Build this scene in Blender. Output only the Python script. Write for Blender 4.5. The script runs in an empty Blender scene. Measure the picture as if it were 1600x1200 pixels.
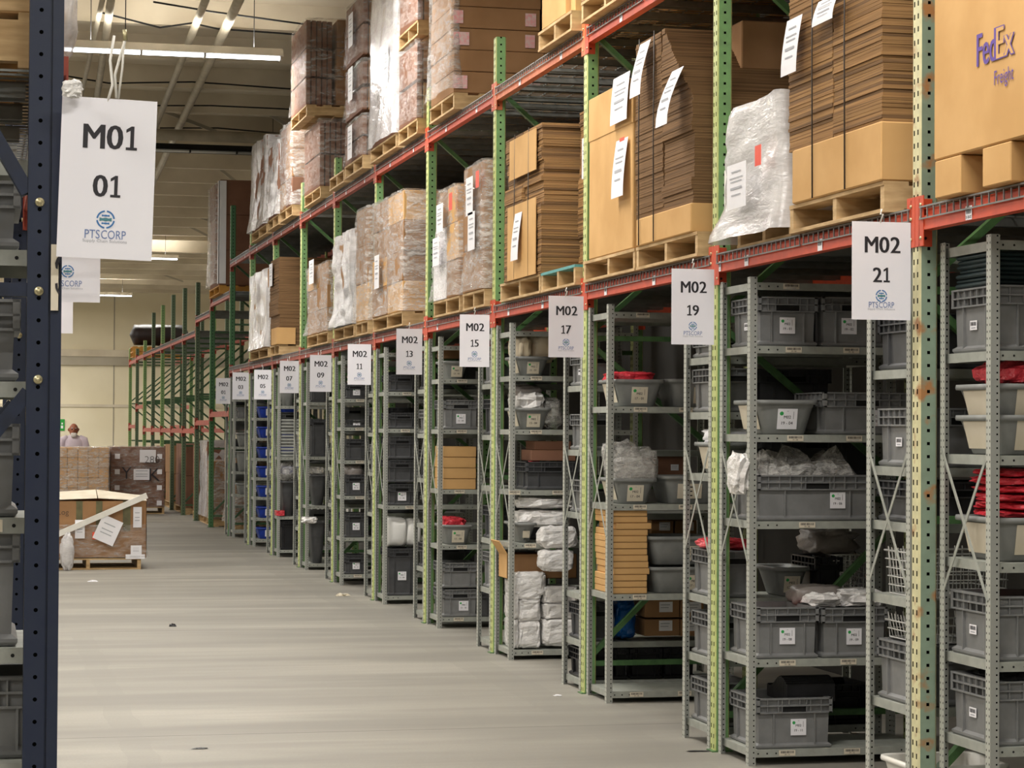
import bpy, math, random
from mathutils import Vector, Matrix, noise as mnoise
R_ = random.Random(11)
PI = math.pi
scene = bpy.context.scene
COL = scene.collection

# ------------------------------------------------------------------ camera
F_PX, YAW, PITCH, ROLL, CAM_H = 3560.0, .2298, .0195, .0059, 1.599
_c, _s, _cp, _sp, _cr, _sr = math.cos(YAW), math.sin(YAW), math.cos(PITCH), math.sin(PITCH), math.cos(ROLL), math.sin(ROLL)
_R0 = Vector((_c, -_s, 0)); FWD = Vector((_cp*_s, _cp*_c, _sp)); _U0 = Vector((-_sp*_s, -_sp*_c, _cp))
RGT = _cr*_R0 + _sr*_U0; UPV = _cr*_U0 - _sr*_R0
CAM = Vector((0, 0, CAM_H))
cd = bpy.data.cameras.new('camera'); co = bpy.data.objects.new('camera', cd); COL.objects.link(co)
M = Matrix((RGT, UPV, -FWD)).transposed().to_4x4(); M.translation = CAM
co.matrix_world = M
cd.sensor_fit = 'HORIZONTAL'; cd.sensor_width = 36.0; cd.lens = F_PX/1600*36.0
cd.clip_start = .05; cd.clip_end = 300
scene.camera = co

def ray(px, py): return FWD + RGT*((px-800)/F_PX) - UPV*((py-600)/F_PX)
def atX(px, py, X): d = ray(px, py); return CAM + d*(X/d.x)
def atY(px, py, Y): d = ray(px, py); return CAM + d*(Y/d.y)
def atZ(px, py, Z): d = ray(px, py); return CAM + d*((Z-CAM_H)/d.z)

# ------------------------------------------------------------------ world, exposure
scene.view_settings.view_transform = 'Standard'; scene.view_settings.look = 'None'
scene.view_settings.gamma = 1.0; scene.view_settings.use_curve_mapping = False
scene.view_settings.exposure = 0.0
w = bpy.data.worlds.new('world'); scene.world = w; w.use_nodes = True
w.node_tree.nodes['Background'].inputs[0].default_value = (.9, .88, .82, 1)
w.node_tree.nodes['Background'].inputs[1].default_value = .12

# lamps, the building's own and added ones: 8 ft fluorescent fixtures hung at 5.8 m (built by fixture() below)
TUBE_ON = 9.0
LAMP_W = 185.0
UP_W = 42.0
FIXTURES = []      # (x, y, lit)
for yy in (-5.0, 1.0, 7.0, 13.0, 18.6): FIXTURES.append((1.75, yy, True))
FIXTURES += [(9.0, 42.0, True), (9.0, 54.0, True), (9.0, 66.0, True), (2.06, 25.44, True), (3.4, 34.4, False), (3.55, 56.7, True), (3.5, 73.2, True), (-1.2, 40.0, True), (-1.2, 50.0, True), (-1.2, 60.0, True), (-1.2, 66.0, True), (-1.2, 71.0, True), (-1.2, 76.5, True), (-3.8, 77.5, True)]  # lamps off the aisle line are added to brighten the far hall
for yy in (-6.0, -1.0, 4.0, 9.0, 14.0, 19.0, 24.0, 30.0, 36.0, 43.0, 50.0, 58.0, 66.0, 74.0): FIXTURES.append((-4.2, yy, True))  # added row, brightens the ceiling and the racks' aisle faces

# ------------------------------------------------------------------ materials
def lin(h):
    h = h.lstrip('#'); o = []
    for i in (0, 2, 4):
        v = int(h[i:i+2], 16)/255.0
        o.append(v/12.92 if v <= .04045 else ((v+.055)/1.055)**2.4)
    return (o[0], o[1], o[2], 1)
class NT:
    def __init__(s, name):
        s.m = bpy.data.materials.new(name); s.m.use_nodes = True
        s.t = s.m.node_tree; s.b = s.t.nodes['Principled BSDF']; s.out = s.t.nodes['Material Output']
    def n(s, typ, **kw):
        nd = s.t.nodes.new(typ)
        for k, v in kw.items():
            if k.startswith('i_'):
                key = k[2:]; key = int(key) if key.isdigit() else key.replace('_', ' ')
                nd.inputs[key].default_value = v
            else: setattr(nd, k, v)
        return nd
    def l(s, a, b): s.t.links.new(a, b)
    def math(s, op, a, b=None, clamp=False):
        nd = s.n('ShaderNodeMath', operation=op); nd.use_clamp = clamp
        for i, v in enumerate((a, b)):
            if v is None: continue
            if isinstance(v, (int, float)): nd.inputs[i].default_value = v
            else: s.l(v, nd.inputs[i])
        return nd.outputs[0]
    def mix(s, fac, a, b):
        nd = s.n('ShaderNodeMix', data_type='RGBA')
        if isinstance(fac, (int, float)): nd.inputs[0].default_value = fac
        else: s.l(fac, nd.inputs[0])
        for i, v in ((6, a), (7, b)):
            if isinstance(v, tuple): nd.inputs[i].default_value = v
            else: s.l(v, nd.inputs[i])
        return nd.outputs[2]
def coords(t, scale=(1, 1, 1), kind='Object'):
    tc = t.n('ShaderNodeTexCoord'); mp = t.n('ShaderNodeMapping'); mp.inputs['Scale'].default_value = scale
    t.l(tc.outputs[kind], mp.inputs[0]); return mp.outputs[0], tc
def mat(name, c1, c2=None, rough=.6, metal=0.0, scale=6.0, stretch=(1, 1, 1), bump=0.0, lo=.35, hi=.65, spec=.5, detail=4):
    t = NT(name); t.b.inputs['Roughness'].default_value = rough; t.b.inputs['Metallic'].default_value = metal
    t.b.inputs['Specular IOR Level'].default_value = spec
    if c2 is None: t.b.inputs['Base Color'].default_value = lin(c1); return t.m
    co_, _ = coords(t, stretch)
    nz = t.n('ShaderNodeTexNoise'); nz.inputs['Scale'].default_value = scale; nz.inputs['Detail'].default_value = detail
    t.l(co_, nz.inputs['Vector'])
    mr = t.n('ShaderNodeMapRange'); mr.inputs[1].default_value = lo; mr.inputs[2].default_value = hi
    t.l(nz.outputs[0], mr.inputs[0])
    t.l(t.mix(mr.outputs[0], lin(c1), lin(c2)), t.b.inputs['Base Color'])
    if bump:
        bp = t.n('ShaderNodeBump'); bp.inputs['Strength'].default_value = bump; bp.inputs['Distance'].default_value = .02
        t.l(nz.outputs[0], bp.inputs['Height']); t.l(bp.outputs[0], t.b.inputs['Normal'])
    return t.m
def holes_mat(name, c_side, c_face, rust=None, pitch=.0508, cols=.018, hw=.0055, hh=.0105, sq=.0062, rough=.45, off=0.0, wear=.25, rnd=False):
    """perforated steel: slots in two columns on the +-X faces, one column of square holes on the +-Y faces"""
    t = NT(name); t.b.inputs['Roughness'].default_value = rough
    tc = t.n('ShaderNodeTexCoord'); sx = t.n('ShaderNodeSeparateXYZ'); t.l(tc.outputs['Object'], sx.inputs[0])
    sn = t.n('ShaderNodeSeparateXYZ'); t.l(tc.outputs['Normal'], sn.inputs[0])
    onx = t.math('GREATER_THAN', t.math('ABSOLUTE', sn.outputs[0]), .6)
    ony = t.math('GREATER_THAN', t.math('ABSOLUTE', sn.outputs[1]), .6)
    fz = t.math('MULTIPLY', t.math('ABSOLUTE', t.math('SUBTRACT', t.math('FRACT', t.math('DIVIDE', sx.outputs[2], pitch)), .5)), pitch)
    h1 = t.math('MULTIPLY', t.math('LESS_THAN', t.math('ABSOLUTE', t.math('SUBTRACT', t.math('ABSOLUTE', sx.outputs[1]), cols)), hw), t.math('LESS_THAN', fz, hh))
    h2 = t.math('MULTIPLY', t.math('LESS_THAN', t.math('ABSOLUTE', t.math('SUBTRACT', sx.outputs[0], off)), sq), t.math('LESS_THAN', fz, sq))
    if rnd:
        dx = t.math('SUBTRACT', sx.outputs[0], off)
        h2 = t.math('LESS_THAN', t.math('ADD', t.math('MULTIPLY', dx, dx), t.math('MULTIPLY', fz, fz)), sq*sq)
    hole = t.math('MAXIMUM', t.math('MULTIPLY', h1, onx), t.math('MULTIPLY', h2, ony))
    nz = t.n('ShaderNodeTexNoise'); nz.inputs['Scale'].default_value = 22; nz.inputs['Detail'].default_value = 5; t.l(tc.outputs['Object'], nz.inputs[0])
    nz2 = t.n('ShaderNodeTexNoise'); nz2.inputs['Scale'].default_value = 9; nz2.inputs['Detail'].default_value = 6
    t.l(tc.outputs['Object'], nz2.inputs[0])
    base = t.mix(onx, lin(c_side), lin(c_face))  # tone by face direction; green posts carry aisle light in it
    dirt = t.n('ShaderNodeMapRange'); dirt.inputs[1].default_value = .35; dirt.inputs[2].default_value = .7; dirt.inputs[4].default_value = wear
    t.l(nz.outputs[0], dirt.inputs[0])
    base = t.mix(dirt.outputs[0], base, lin('#5d6455'))
    if rust:
        rr = t.n('ShaderNodeMapRange'); rr.inputs[1].default_value = .56; rr.inputs[2].default_value = .66
        t.l(nz2.outputs[0], rr.inputs[0]); base = t.mix(rr.outputs[0], base, lin(rust))
    t.l(t.mix(hole, base, (.002, .002, .002, 1)), t.b.inputs['Base Color'])
    t.l(t.math('MULTIPLY', t.math('SUBTRACT', 1.0, hole), .5), t.b.inputs['Specular IOR Level'])
    return t.m
def film_mat(name, a0, a1, col='#f4f2ef', scale=5, stretch=(1, 1, 3.2), rough=.14, bump=.8, lo=.42, hi=.66, clear=(.97, .96, .95, 1)):
    t = NT(name); co_, tc = coords(t, stretch)
    mp = t.n('ShaderNodeMapping'); mp.inputs['Rotation'].default_value = (.35, .3, 0); mp.inputs['Scale'].default_value = stretch
    t.l(tc.outputs['Object'], mp.inputs[0])
    def nz(s, d, dist):
        n_ = t.n('ShaderNodeTexNoise'); n_.inputs['Scale'].default_value = s; n_.inputs['Detail'].default_value = d; n_.inputs['Distortion'].default_value = dist
        t.l(mp.outputs[0], n_.inputs['Vector']); return n_.outputs[0]
    big, fine = nz(scale, 7, 1.4), nz(scale*3.4, 5, 2.0)
    mixv = t.math('ADD', t.math('MULTIPLY', big, .6), t.math('MULTIPLY', fine, .4))
    mr = t.n('ShaderNodeMapRange'); mr.inputs[1].default_value = lo; mr.inputs[2].default_value = hi
    mr.inputs[3].default_value = a0; mr.inputs[4].default_value = a1; t.l(mixv, mr.inputs[0])
    t.b.inputs['Base Color'].default_value = lin(col); t.b.inputs['Roughness'].default_value = rough
    bp = t.n('ShaderNodeBump'); bp.inputs['Strength'].default_value = bump; bp.inputs['Distance'].default_value = .03
    t.l(mixv, bp.inputs['Height']); t.l(bp.outputs[0], t.b.inputs['Normal'])
    tr = t.n('ShaderNodeBsdfTransparent'); tr.inputs[0].default_value = clear
    mx = t.n('ShaderNodeMixShader'); t.l(mr.outputs[0], mx.inputs[0]); t.l(tr.outputs[0], mx.inputs[1]); t.l(t.b.outputs[0], mx.inputs[2])
    t.l(mx.outputs[0], t.out.inputs[0]); return t.m
def emit_mat(name, col, strength):
    t = NT(name); e = t.n('ShaderNodeEmission'); e.inputs[0].default_value = lin(col); e.inputs[1].default_value = strength
    t.l(e.outputs[0], t.out.inputs[0]); return t.m
def floor_mat():
    t = NT('concrete'); t.b.inputs['Roughness'].default_value = .55
    co1, _ = coords(t, (.10, .8, 1)); co2, _ = coords(t, (1, 1, 1)); co3, _ = coords(t, (.5, 2.6, 1))
    def nz(c, s, d, dist=0):
        n_ = t.n('ShaderNodeTexNoise'); n_.inputs['Scale'].default_value = s; n_.inputs['Detail'].default_value = d; n_.inputs['Distortion'].default_value = dist
        t.l(c, n_.inputs['Vector']); return n_.outputs[0]
    def rng(v, a, b, lo=0, hi=1):
        m_ = t.n('ShaderNodeMapRange'); m_.inputs[1].default_value = a; m_.inputs[2].default_value = b; m_.inputs[3].default_value = lo; m_.inputs[4].default_value = hi
        t.l(v, m_.inputs[0]); return m_.outputs[0]
    col = t.mix(rng(nz(co1, 1.6, 6, .3), .35, .65), lin('#a6a298'), lin('#86837b'))
    col = t.mix(rng(nz(co3, 1.1, 5, .5), .40, .62, 0, .6), col, lin('#7f7c75'))
    col = t.mix(rng(nz(co2, 60, 3), .3, .7, 0, .3), col, lin('#837e72'))
    # trowelled seam lines across the aisle and the long patched strip
    tc = t.n('ShaderNodeTexCoord'); sx = t.n('ShaderNodeSeparateXYZ'); t.l(tc.outputs['Object'], sx.inputs[0])
    fy = t.math('ABSOLUTE', t.math('SUBTRACT', t.math('FRACT', t.math('DIVIDE', t.math('ADD', sx.outputs[1], 3.35), 6.1)), .5))
    line = t.math('LESS_THAN', fy, .0012)
    col = t.mix(t.math('MULTIPLY', line, .75), col, lin('#4f4b44'))
    nx = t.math('ADD', sx.outputs[0], t.math('MULTIPLY', nz(co2, 2.2, 3), .10))
    s1 = t.math('MULTIPLY', t.math('LESS_THAN', t.math('ABSOLUTE', t.math('SUBTRACT', nx, .83)), .08), t.math('LESS_THAN', sx.outputs[1], 17.6))
    s2 = t.math('LESS_THAN', t.math('ABSOLUTE', t.math('SUBTRACT', nx, 3.33)), .14)
    col = t.mix(t.math('MULTIPLY', t.math('MAXIMUM', s1, s2), .3), col, lin('#85827a'))
    t.l(col, t.b.inputs['Base Color'])
    bp = t.n('ShaderNodeBump'); bp.inputs['Strength'].default_value = .08; t.l(nz(co2, 25, 4), bp.inputs['Height']); t.l(bp.outputs[0], t.b.inputs['Normal'])
    return t.m
def card_edge_mat(name, c1, c2):
    """edges of stacked board: thin dark and pale layers"""
    t = NT(name); t.b.inputs['Roughness'].default_value = .85; t.b.inputs['Specular IOR Level'].default_value = .2
    co_, _ = coords(t, (1.2, 1.2, 150)); nz = t.n('ShaderNodeTexNoise'); nz.inputs['Scale'].default_value = 1.0; nz.inputs['Detail'].default_value = 3
    t.l(co_, nz.inputs[0])
    mr = t.n('ShaderNodeMapRange'); mr.inputs[1].default_value = .38; mr.inputs[2].default_value = .62; t.l(nz.outputs[0], mr.inputs[0])
    t.l(t.mix(mr.outputs[0], lin(c1), lin(c2)), t.b.inputs['Base Color']); return t.m
MT = {
 'floor': floor_mat(),
 'ceil': mat('ceiling_paint', '#e6dcc8', '#d6cbb6', .8, scale=.9, stretch=(.3, 1, 1)),
 'purlin': mat('purlin_paint', '#dcd2bd', '#c9bea9', .8, scale=1.2),
 'wall': mat('wall_paint', '#f0e7cd', '#e6dcbf', .8, scale=.5),
 'shadeback': mat('shade_backing', '#3a3834', '#302e2b', .9, scale=.5),  # near-black stands in for the shade behind the racks
 'wall2': mat('wall_side_paint', '#b9b2a2', '#a59d8c', .85, scale=.5),
 'pipe': mat('pipe_paint', '#b9b09c', '#a89f8b', .5, scale=5),
 'green': holes_mat('green_upright', '#79a568', '#c9d287', wear=.3),  # aisle face paler: overexposed light put into its colour
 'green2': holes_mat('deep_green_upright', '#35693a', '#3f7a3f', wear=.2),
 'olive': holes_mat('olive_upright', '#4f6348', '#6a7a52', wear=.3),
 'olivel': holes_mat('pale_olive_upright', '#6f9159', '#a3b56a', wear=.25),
 'greenbar': mat('green_brace', '#567f4b', '#486c41', .5, scale=20),
 'greenbar2': mat('deep_green_brace', '#3c5f3a', '#335233', .5, scale=20),
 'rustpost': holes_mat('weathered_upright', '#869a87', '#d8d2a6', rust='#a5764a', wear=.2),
 'beam': mat('beam_red', '#d2512f', '#be4529', .5, scale=14, lo=.3, hi=.75),
 'beamp': mat('beam_pale_orange', '#e08052', '#d26c42', .55, scale=14),  # paler orange, used for one upper bay
 'beam3': mat('beam_dusty_red', '#b35643', '#9d4434', .6, scale=14),
 'galv': mat('galvanised_wire', '#a8a8a2', '#8d8d88', .4, .6, scale=30),
 'rail': mat('galvanised_channel', '#8f928f', '#7b7e7b', .45, .5, scale=12),
 'leg': holes_mat('grey_shelf_post', '#9b9d97', '#b0b2a9', pitch=.0254, cols=.012, hw=.0026, hh=.004, sq=.0032, wear=.05, off=.006),
 'shelf': mat('grey_shelf_paint', '#a3a69e', '#94978f', .5, scale=18),
 'dark': mat('dark_void', '#0d0d0d', None, .8),
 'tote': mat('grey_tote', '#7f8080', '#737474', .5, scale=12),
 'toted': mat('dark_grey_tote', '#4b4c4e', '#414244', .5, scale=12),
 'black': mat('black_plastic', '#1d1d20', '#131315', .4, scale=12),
 'tub': mat('grey_tub', '#8b8d8b', '#7c7e7c', .5, scale=10),
 'blue': mat('blue_bin', '#1c3fae', '#17358f', .4, scale=12),
 'bluebag': mat('blue_plastic', '#0f63b4', '#0b4f95', .25, scale=8, bump=.5),
 'paper': mat('white_paper', '#f4f3f7', '#eae9ee', .6, scale=4),
 'cream': mat('cream_paper', '#ded5c2', '#d2c8b2', .7, scale=6),
 'sign': mat('laminated_sign', '#f6f5fb', '#f0eff6', .3, scale=2),
 'ink': mat('black_ink', '#26242a', None, .6),
 'grayink': mat('grey_ink', '#a9abb2', None, .6),
 'logo': mat('logo_blue', '#3f78b4', None, .6),
 'logo2': mat('logo_teal', '#4f8791', None, .6),
 'lettering': mat('logo_lettering_blue', '#6f83b2', None, .6),
 'greendot': mat('green_dot', '#2fa653', None, .6),
 'orange': mat('orange_sticker', '#f2512f', '#e8452a', .5, scale=6),
 'purple': mat('purple_ink', '#5a3f94', None, .6),
 'card': mat('cardboard', '#d3a972', '#c69c65', .8, scale=3, spec=.2),
 'card2': mat('brown_cardboard', '#a37d59', '#926e4c', .8, scale=3, spec=.2),
 'card3': mat('reddish_cardboard', '#8a6450', '#7b5745', .8, scale=3, spec=.2),
 'edge': card_edge_mat('board_edges', '#9f7b50', '#785a3b'),
 'edge2': card_edge_mat('board_edges_pale', '#aa8457', '#866441'),
 'edge3': card_edge_mat('board_edges_dark', '#876848', '#614931'),
 'wood': mat('pallet_wood', '#cfb083', '#a98a5e', .8, scale=5, stretch=(1, 1, 6)),
 'wood2': mat('orange_pallet_wood', '#d09a45', '#b07c35', .8, scale=5),
 'teal': mat('teal_paint', '#5a9a99', None, .6),
 'film': film_mat('stretch_film', .12, .62),
 'filmw': film_mat('white_stretch_film', .55, .86, '#e2e0e1', scale=3, lo=.36, hi=.7, bump=.3),
 'filmt': film_mat('thin_stretch_film', .04, .40),
 'filmc': film_mat('clear_bag_film', .22, .75, '#e9e7e2', scale=9, stretch=(1, 2.2, 2.2)),
 'bag': mat('white_plastic_bag', '#efedeb', '#dddbd9', .22, scale=16, bump=1.0, stretch=(1, 1, 1.6)),
 'bagc': mat('cream_sack', '#d9ccb4', '#c9b998', .7, scale=7, bump=.4),
 'bagg': mat('grey_plastic_bag', '#8c8580', '#7a736e', .4, scale=9, bump=.6),
 'redbag': mat('red_film_bag', '#dd4450', '#c22f3c', .22, scale=26, bump=1.0),
 'strap': mat('black_strap', '#3b332c', None, .5),
 'gstrap': mat('green_strap', '#2f6b33', None, .5),
 'tape': mat('pink_tape', '#e9a3a8', '#dfc9c4', .4, scale=40),
 'navy': mat('navy_upright', '#17233c', '#111a2c', .45, scale=16),
 'bolt': mat('zinc_bolt', '#cfc7a3', '#b8ae88', .35, .6, scale=30),
 'skin': mat('skin', '#a8694f', '#96593f', .55, scale=8),
 'shirt': mat('pale_shirt', '#d9cbd4', '#c9bac6', .8, scale=6),
 'beard': mat('white_beard', '#e4dfd9', '#d0cac2', .8, scale=40),
 'trouser': mat('dark_trousers', '#33363d', None, .8),
 'white': mat('white_plastic', '#efede6', '#e2dfd6', .4, scale=6),
 'fixture': mat('fixture_enamel', '#b9b3a6', '#a8a295', .5, scale=4),
 'tube': emit_mat('lit_tube', '#eef6ff', TUBE_ON),
 'tubeoff': mat('unlit_tube', '#d5d5d0', None, .3),
 'signgreen': mat('green_sign', '#24a33a', None, .5),
 'tapegr': mat('olive_tape', '#6a6644', '#575337', .4, scale=10),
 'darkcloth': mat('black_wrap', '#191617', '#2a1a1a', .5, scale=3, bump=.5),
 'mesh': mat('white_wire', '#d6d6d2', None, .4),
 'tarp': mat('dark_green_sheet', '#26383a', '#1b2a2c', .5, scale=8),
 'corr': mat('silver_corrugate', '#a7a9a4', '#8e908b', .5, scale=8),
 'sack': mat('white_woven_sack', '#ededea', '#dcdcd8', .6, scale=4, bump=.2),
}

# ------------------------------------------------------------------ mesh building
class MB:
    def __init__(s): s.v = []; s.f = []; s.m = []; s.mats = []; s.sm = []
    def mi(s, m):
        if m not in s.mats: s.mats.append(m)
        return s.mats.index(m)
    def add(s, vs, fs, m, smooth=False):
        b = len(s.v); s.v += [tuple(v) for v in vs]; k = s.mi(m)
        for f in fs: s.f.append([b+i for i in f]); s.m.append(k); s.sm.append(smooth)
    def hexa(s, p, m):      # 8 points: bottom 4 ccw, top 4 ccw
        s.add(p, [(3, 2, 1, 0), (4, 5, 6, 7), (0, 1, 5, 4), (1, 2, 6, 5), (2, 3, 7, 6), (3, 0, 4, 7)], m)
    def box(s, x0, x1, y0, y1, z0, z1, m):
        s.hexa([(x0, y0, z0), (x1, y0, z0), (x1, y1, z0), (x0, y1, z0), (x0, y0, z1), (x1, y0, z1), (x1, y1, z1), (x0, y1, z1)], m)
    def rbox(s, x0, x1, y0, y1, z0, z1, m, r=.01):   # box with chamfered edges
        def ring(x0, x1, y0, y1, z, c): return [(x0+c, y0, z), (x1-c, y0, z), (x1, y0+c, z), (x1, y1-c, z), (x1-c, y1, z), (x0+c, y1, z), (x0, y1-c, z), (x0, y0+c, z)]
        s.loft([ring(x0+r, x1-r, y0+r, y1-r, z0, r*.6), ring(x0, x1, y0, y1, z0+r, r), ring(x0, x1, y0, y1, z1-r, r), ring(x0+r, x1-r, y0+r, y1-r, z1, r*.6)], m, True, True)
    def bar(s, a, b, wd, ht, m, up=(0, 0, 1)):
        a, b = Vector(a), Vector(b); d = (b-a).normalized(); u = Vector(up)
        if abs(d.dot(u)) > .98: u = Vector((1, 0, 0))
        sd = d.cross(u).normalized()*wd/2; u2 = sd.cross(d).normalized()*ht/2
        s.hexa([a-sd-u2, a+sd-u2, b+sd-u2, b-sd-u2, a-sd+u2, a+sd+u2, b+sd+u2, b-sd+u2], m)
    def loft(s, rings, m, cap0=False, cap1=False, smooth=False):
        n = len(rings[0]); vs = [p for r in rings for p in r]; fs = []
        for i in range(len(rings)-1):
            for j in range(n):
                k = (j+1) % n; fs.append((i*n+j, i*n+k, (i+1)*n+k, (i+1)*n+j))
        if cap0: fs.append(tuple(range(n-1, -1, -1)))
        if cap1: fs.append(tuple((len(rings)-1)*n+j for j in range(n)))
        s.add(vs, fs, m, smooth)
    def tube(s, pts, r, m, n=8, caps=True):
        pts = [Vector(p) for p in pts]; rings = []
        for i, p in enumerate(pts):
            d = (pts[min(i+1, len(pts)-1)]-pts[max(i-1, 0)]).normalized()
            u = Vector((0, 0, 1)) if abs(d.z) < .9 else Vector((1, 0, 0))
            a = d.cross(u).normalized(); b = a.cross(d).normalized()
            rr = r[i] if isinstance(r, (list, tuple)) else r
            rings.append([p+(a*math.cos(2*PI*k/n)+b*math.sin(2*PI*k/n))*rr for k in range(n)])
        s.loft(rings, m, caps, caps, True)
    def quad(s, p, m): s.add(p, [(0, 1, 2, 3)], m)
    def card(s, x0, x1, z0, z1, y, m): s.quad([(x0, y, z0), (x1, y, z0), (x1, y, z1), (x0, y, z1)], m)
    def disc(s, cx, cz, r, y, m, n=20): s.add([(cx+r*math.cos(2*PI*k/n), y, cz+r*math.sin(2*PI*k/n)) for k in range(n)], [tuple(range(n))], m)
    def text(s, st, cx, z, h, y, m, bold=0.0, width=None, align='C'):
        if not st.strip(): return
        vs, fs, (x0, x1, z0, z1) = glyphs(st, min(bold, 0)); k = h/.70
        kx = k if width is None else width/(x1-x0)
        ox = cx-(x0+x1)/2*kx if align == 'C' else cx-x0*kx
        for q, d in enumerate((0,) if bold <= 0 else (0, -1, 1, -.5, .5)): s.add([(ox+a*kx+d*bold*kx, y-q*.00004, z+b*k) for a, b in vs], fs, m)
    def letters(s, st, cx, z, h, y, m, bold, gap=.13):
        adv = []; x = 0
        for ch in st:
            if ch == '1': wd = .46*h
            else: _, _, (a, c, _, _) = glyphs(ch, 0); wd = (c-a)*h/.70*(.92 if ch == 'M' else .98)
            adv.append((ch, x, wd)); x += wd+gap*h
        x0 = cx-(x-gap*h)/2
        for ch, ax, wd in adv:
            if ch == '1':
                a = x0+ax; t_ = .155*h
                s.add([(a+wd*.42, y, z+t_*.6), (a+wd*.42+t_, y, z+t_*.6), (a+wd*.42+t_, y, z+h), (a+wd*.42+t_*.25, y, z+h), (a+.02*h, y, z+h*.86), (a+.02*h, y, z+h*.72), (a+wd*.42, y, z+h*.82)], [tuple(range(7))], m)
                s.card(a+.02*h, a+wd+.02*h, z, z+t_*.75, y-.00003, m)
            else:
                vs, fs, (g0, g1, h0, h1) = glyphs(ch, 0); k = wd/(g1-g0); kz = h/(h1-h0)
                for q, d in enumerate((0, -1, 1)): s.add([(x0+ax+(u-g0)*k+d*bold*h, y-q*.00004, z+(v-h0)*kz) for u, v in vs], fs, m)
    def mesh(s, name):
        me = bpy.data.meshes.new(name); me.from_pydata(s.v, [], s.f)
        for m in s.mats: me.materials.append(MT[m])
        me.polygons.foreach_set('material_index', s.m); me.polygons.foreach_set('use_smooth', s.sm); me.update(); return me
    def build(s, name, parent=None, loc=(0, 0, 0), rz=0): return put(name, s.mesh(name), parent, loc, rz)
_gl = {}
def glyphs(st, bold):
    key = (st, bold)
    if key not in _gl:
        cu = bpy.data.curves.new('lettering', 'FONT'); cu.body = st; cu.size = 1; cu.offset = bold; cu.resolution_u = 3
        ob = bpy.data.objects.new('lettering', cu); COL.objects.link(ob)
        dg = bpy.context.evaluated_depsgraph_get(); me = bpy.data.meshes.new_from_object(ob.evaluated_get(dg))
        vs = [(v.co.x, v.co.y) for v in me.vertices]; fs = [tuple(p.vertices) for p in me.polygons]
        bpy.data.objects.remove(ob); bpy.data.curves.remove(cu); bpy.data.meshes.remove(me)
        xs = [a for a, _ in vs]; zs = [b for _, b in vs]
        _gl[key] = (vs, fs, (min(xs), max(xs), min(zs), max(zs)))
    return _gl[key]
def put(name, me, parent=None, loc=(0, 0, 0), rz=0, rx=0, ry=0):
    o = bpy.data.objects.new(name, me); COL.objects.link(o); o.location = loc; o.rotation_euler = (rx, ry, rz)
    if parent is not None: o.parent = parent
    return o
def tag(o, label, cat, group=None):
    o['label'] = label; o['category'] = cat
    if group: o['group'] = group
    return o
def thing(name, label, cat, loc=(0, 0, 0), rz=0, group=None): return tag(put(name, None, None, loc, rz), label, cat, group)
def struct(o): o['kind'] = 'structure'; return o
_mc = {}
def cached(key, fn, name):
    if key not in _mc: _mc[key] = fn().mesh(name)
    return _mc[key]

def rrect(x0, x1, y0, y1, z, r, n=4):
    out = []
    for cx, cy, a0 in ((x1-r, y0+r, -PI/2), (x1-r, y1-r, 0), (x0+r, y1-r, PI/2), (x0+r, y0+r, PI)):
        for i in range(n+1): a = a0+PI/2*i/n; out.append((cx+r*math.cos(a), cy+r*math.sin(a), z))
    return out
def fine_rect(x0, x1, y0, y1, z, r, step, ref):
    base = rrect(x0, x1, y0, y1, z, r, 3); rb = rrect(*ref, z, min(.05, .4*min(ref[1]-ref[0], ref[3]-ref[2])), 3); out = []
    for i, p in enumerate(base):
        q = base[(i+1) % len(base)]; ra, rc = rb[i], rb[(i+1) % len(base)]; d = math.hypot(ra[0]-rc[0], ra[1]-rc[1]); n = max(1, int(d/step))
        for k in range(n): out.append((p[0]+(q[0]-p[0])*k/n, p[1]+(q[1]-p[1])*k/n, z))
    return out

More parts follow.
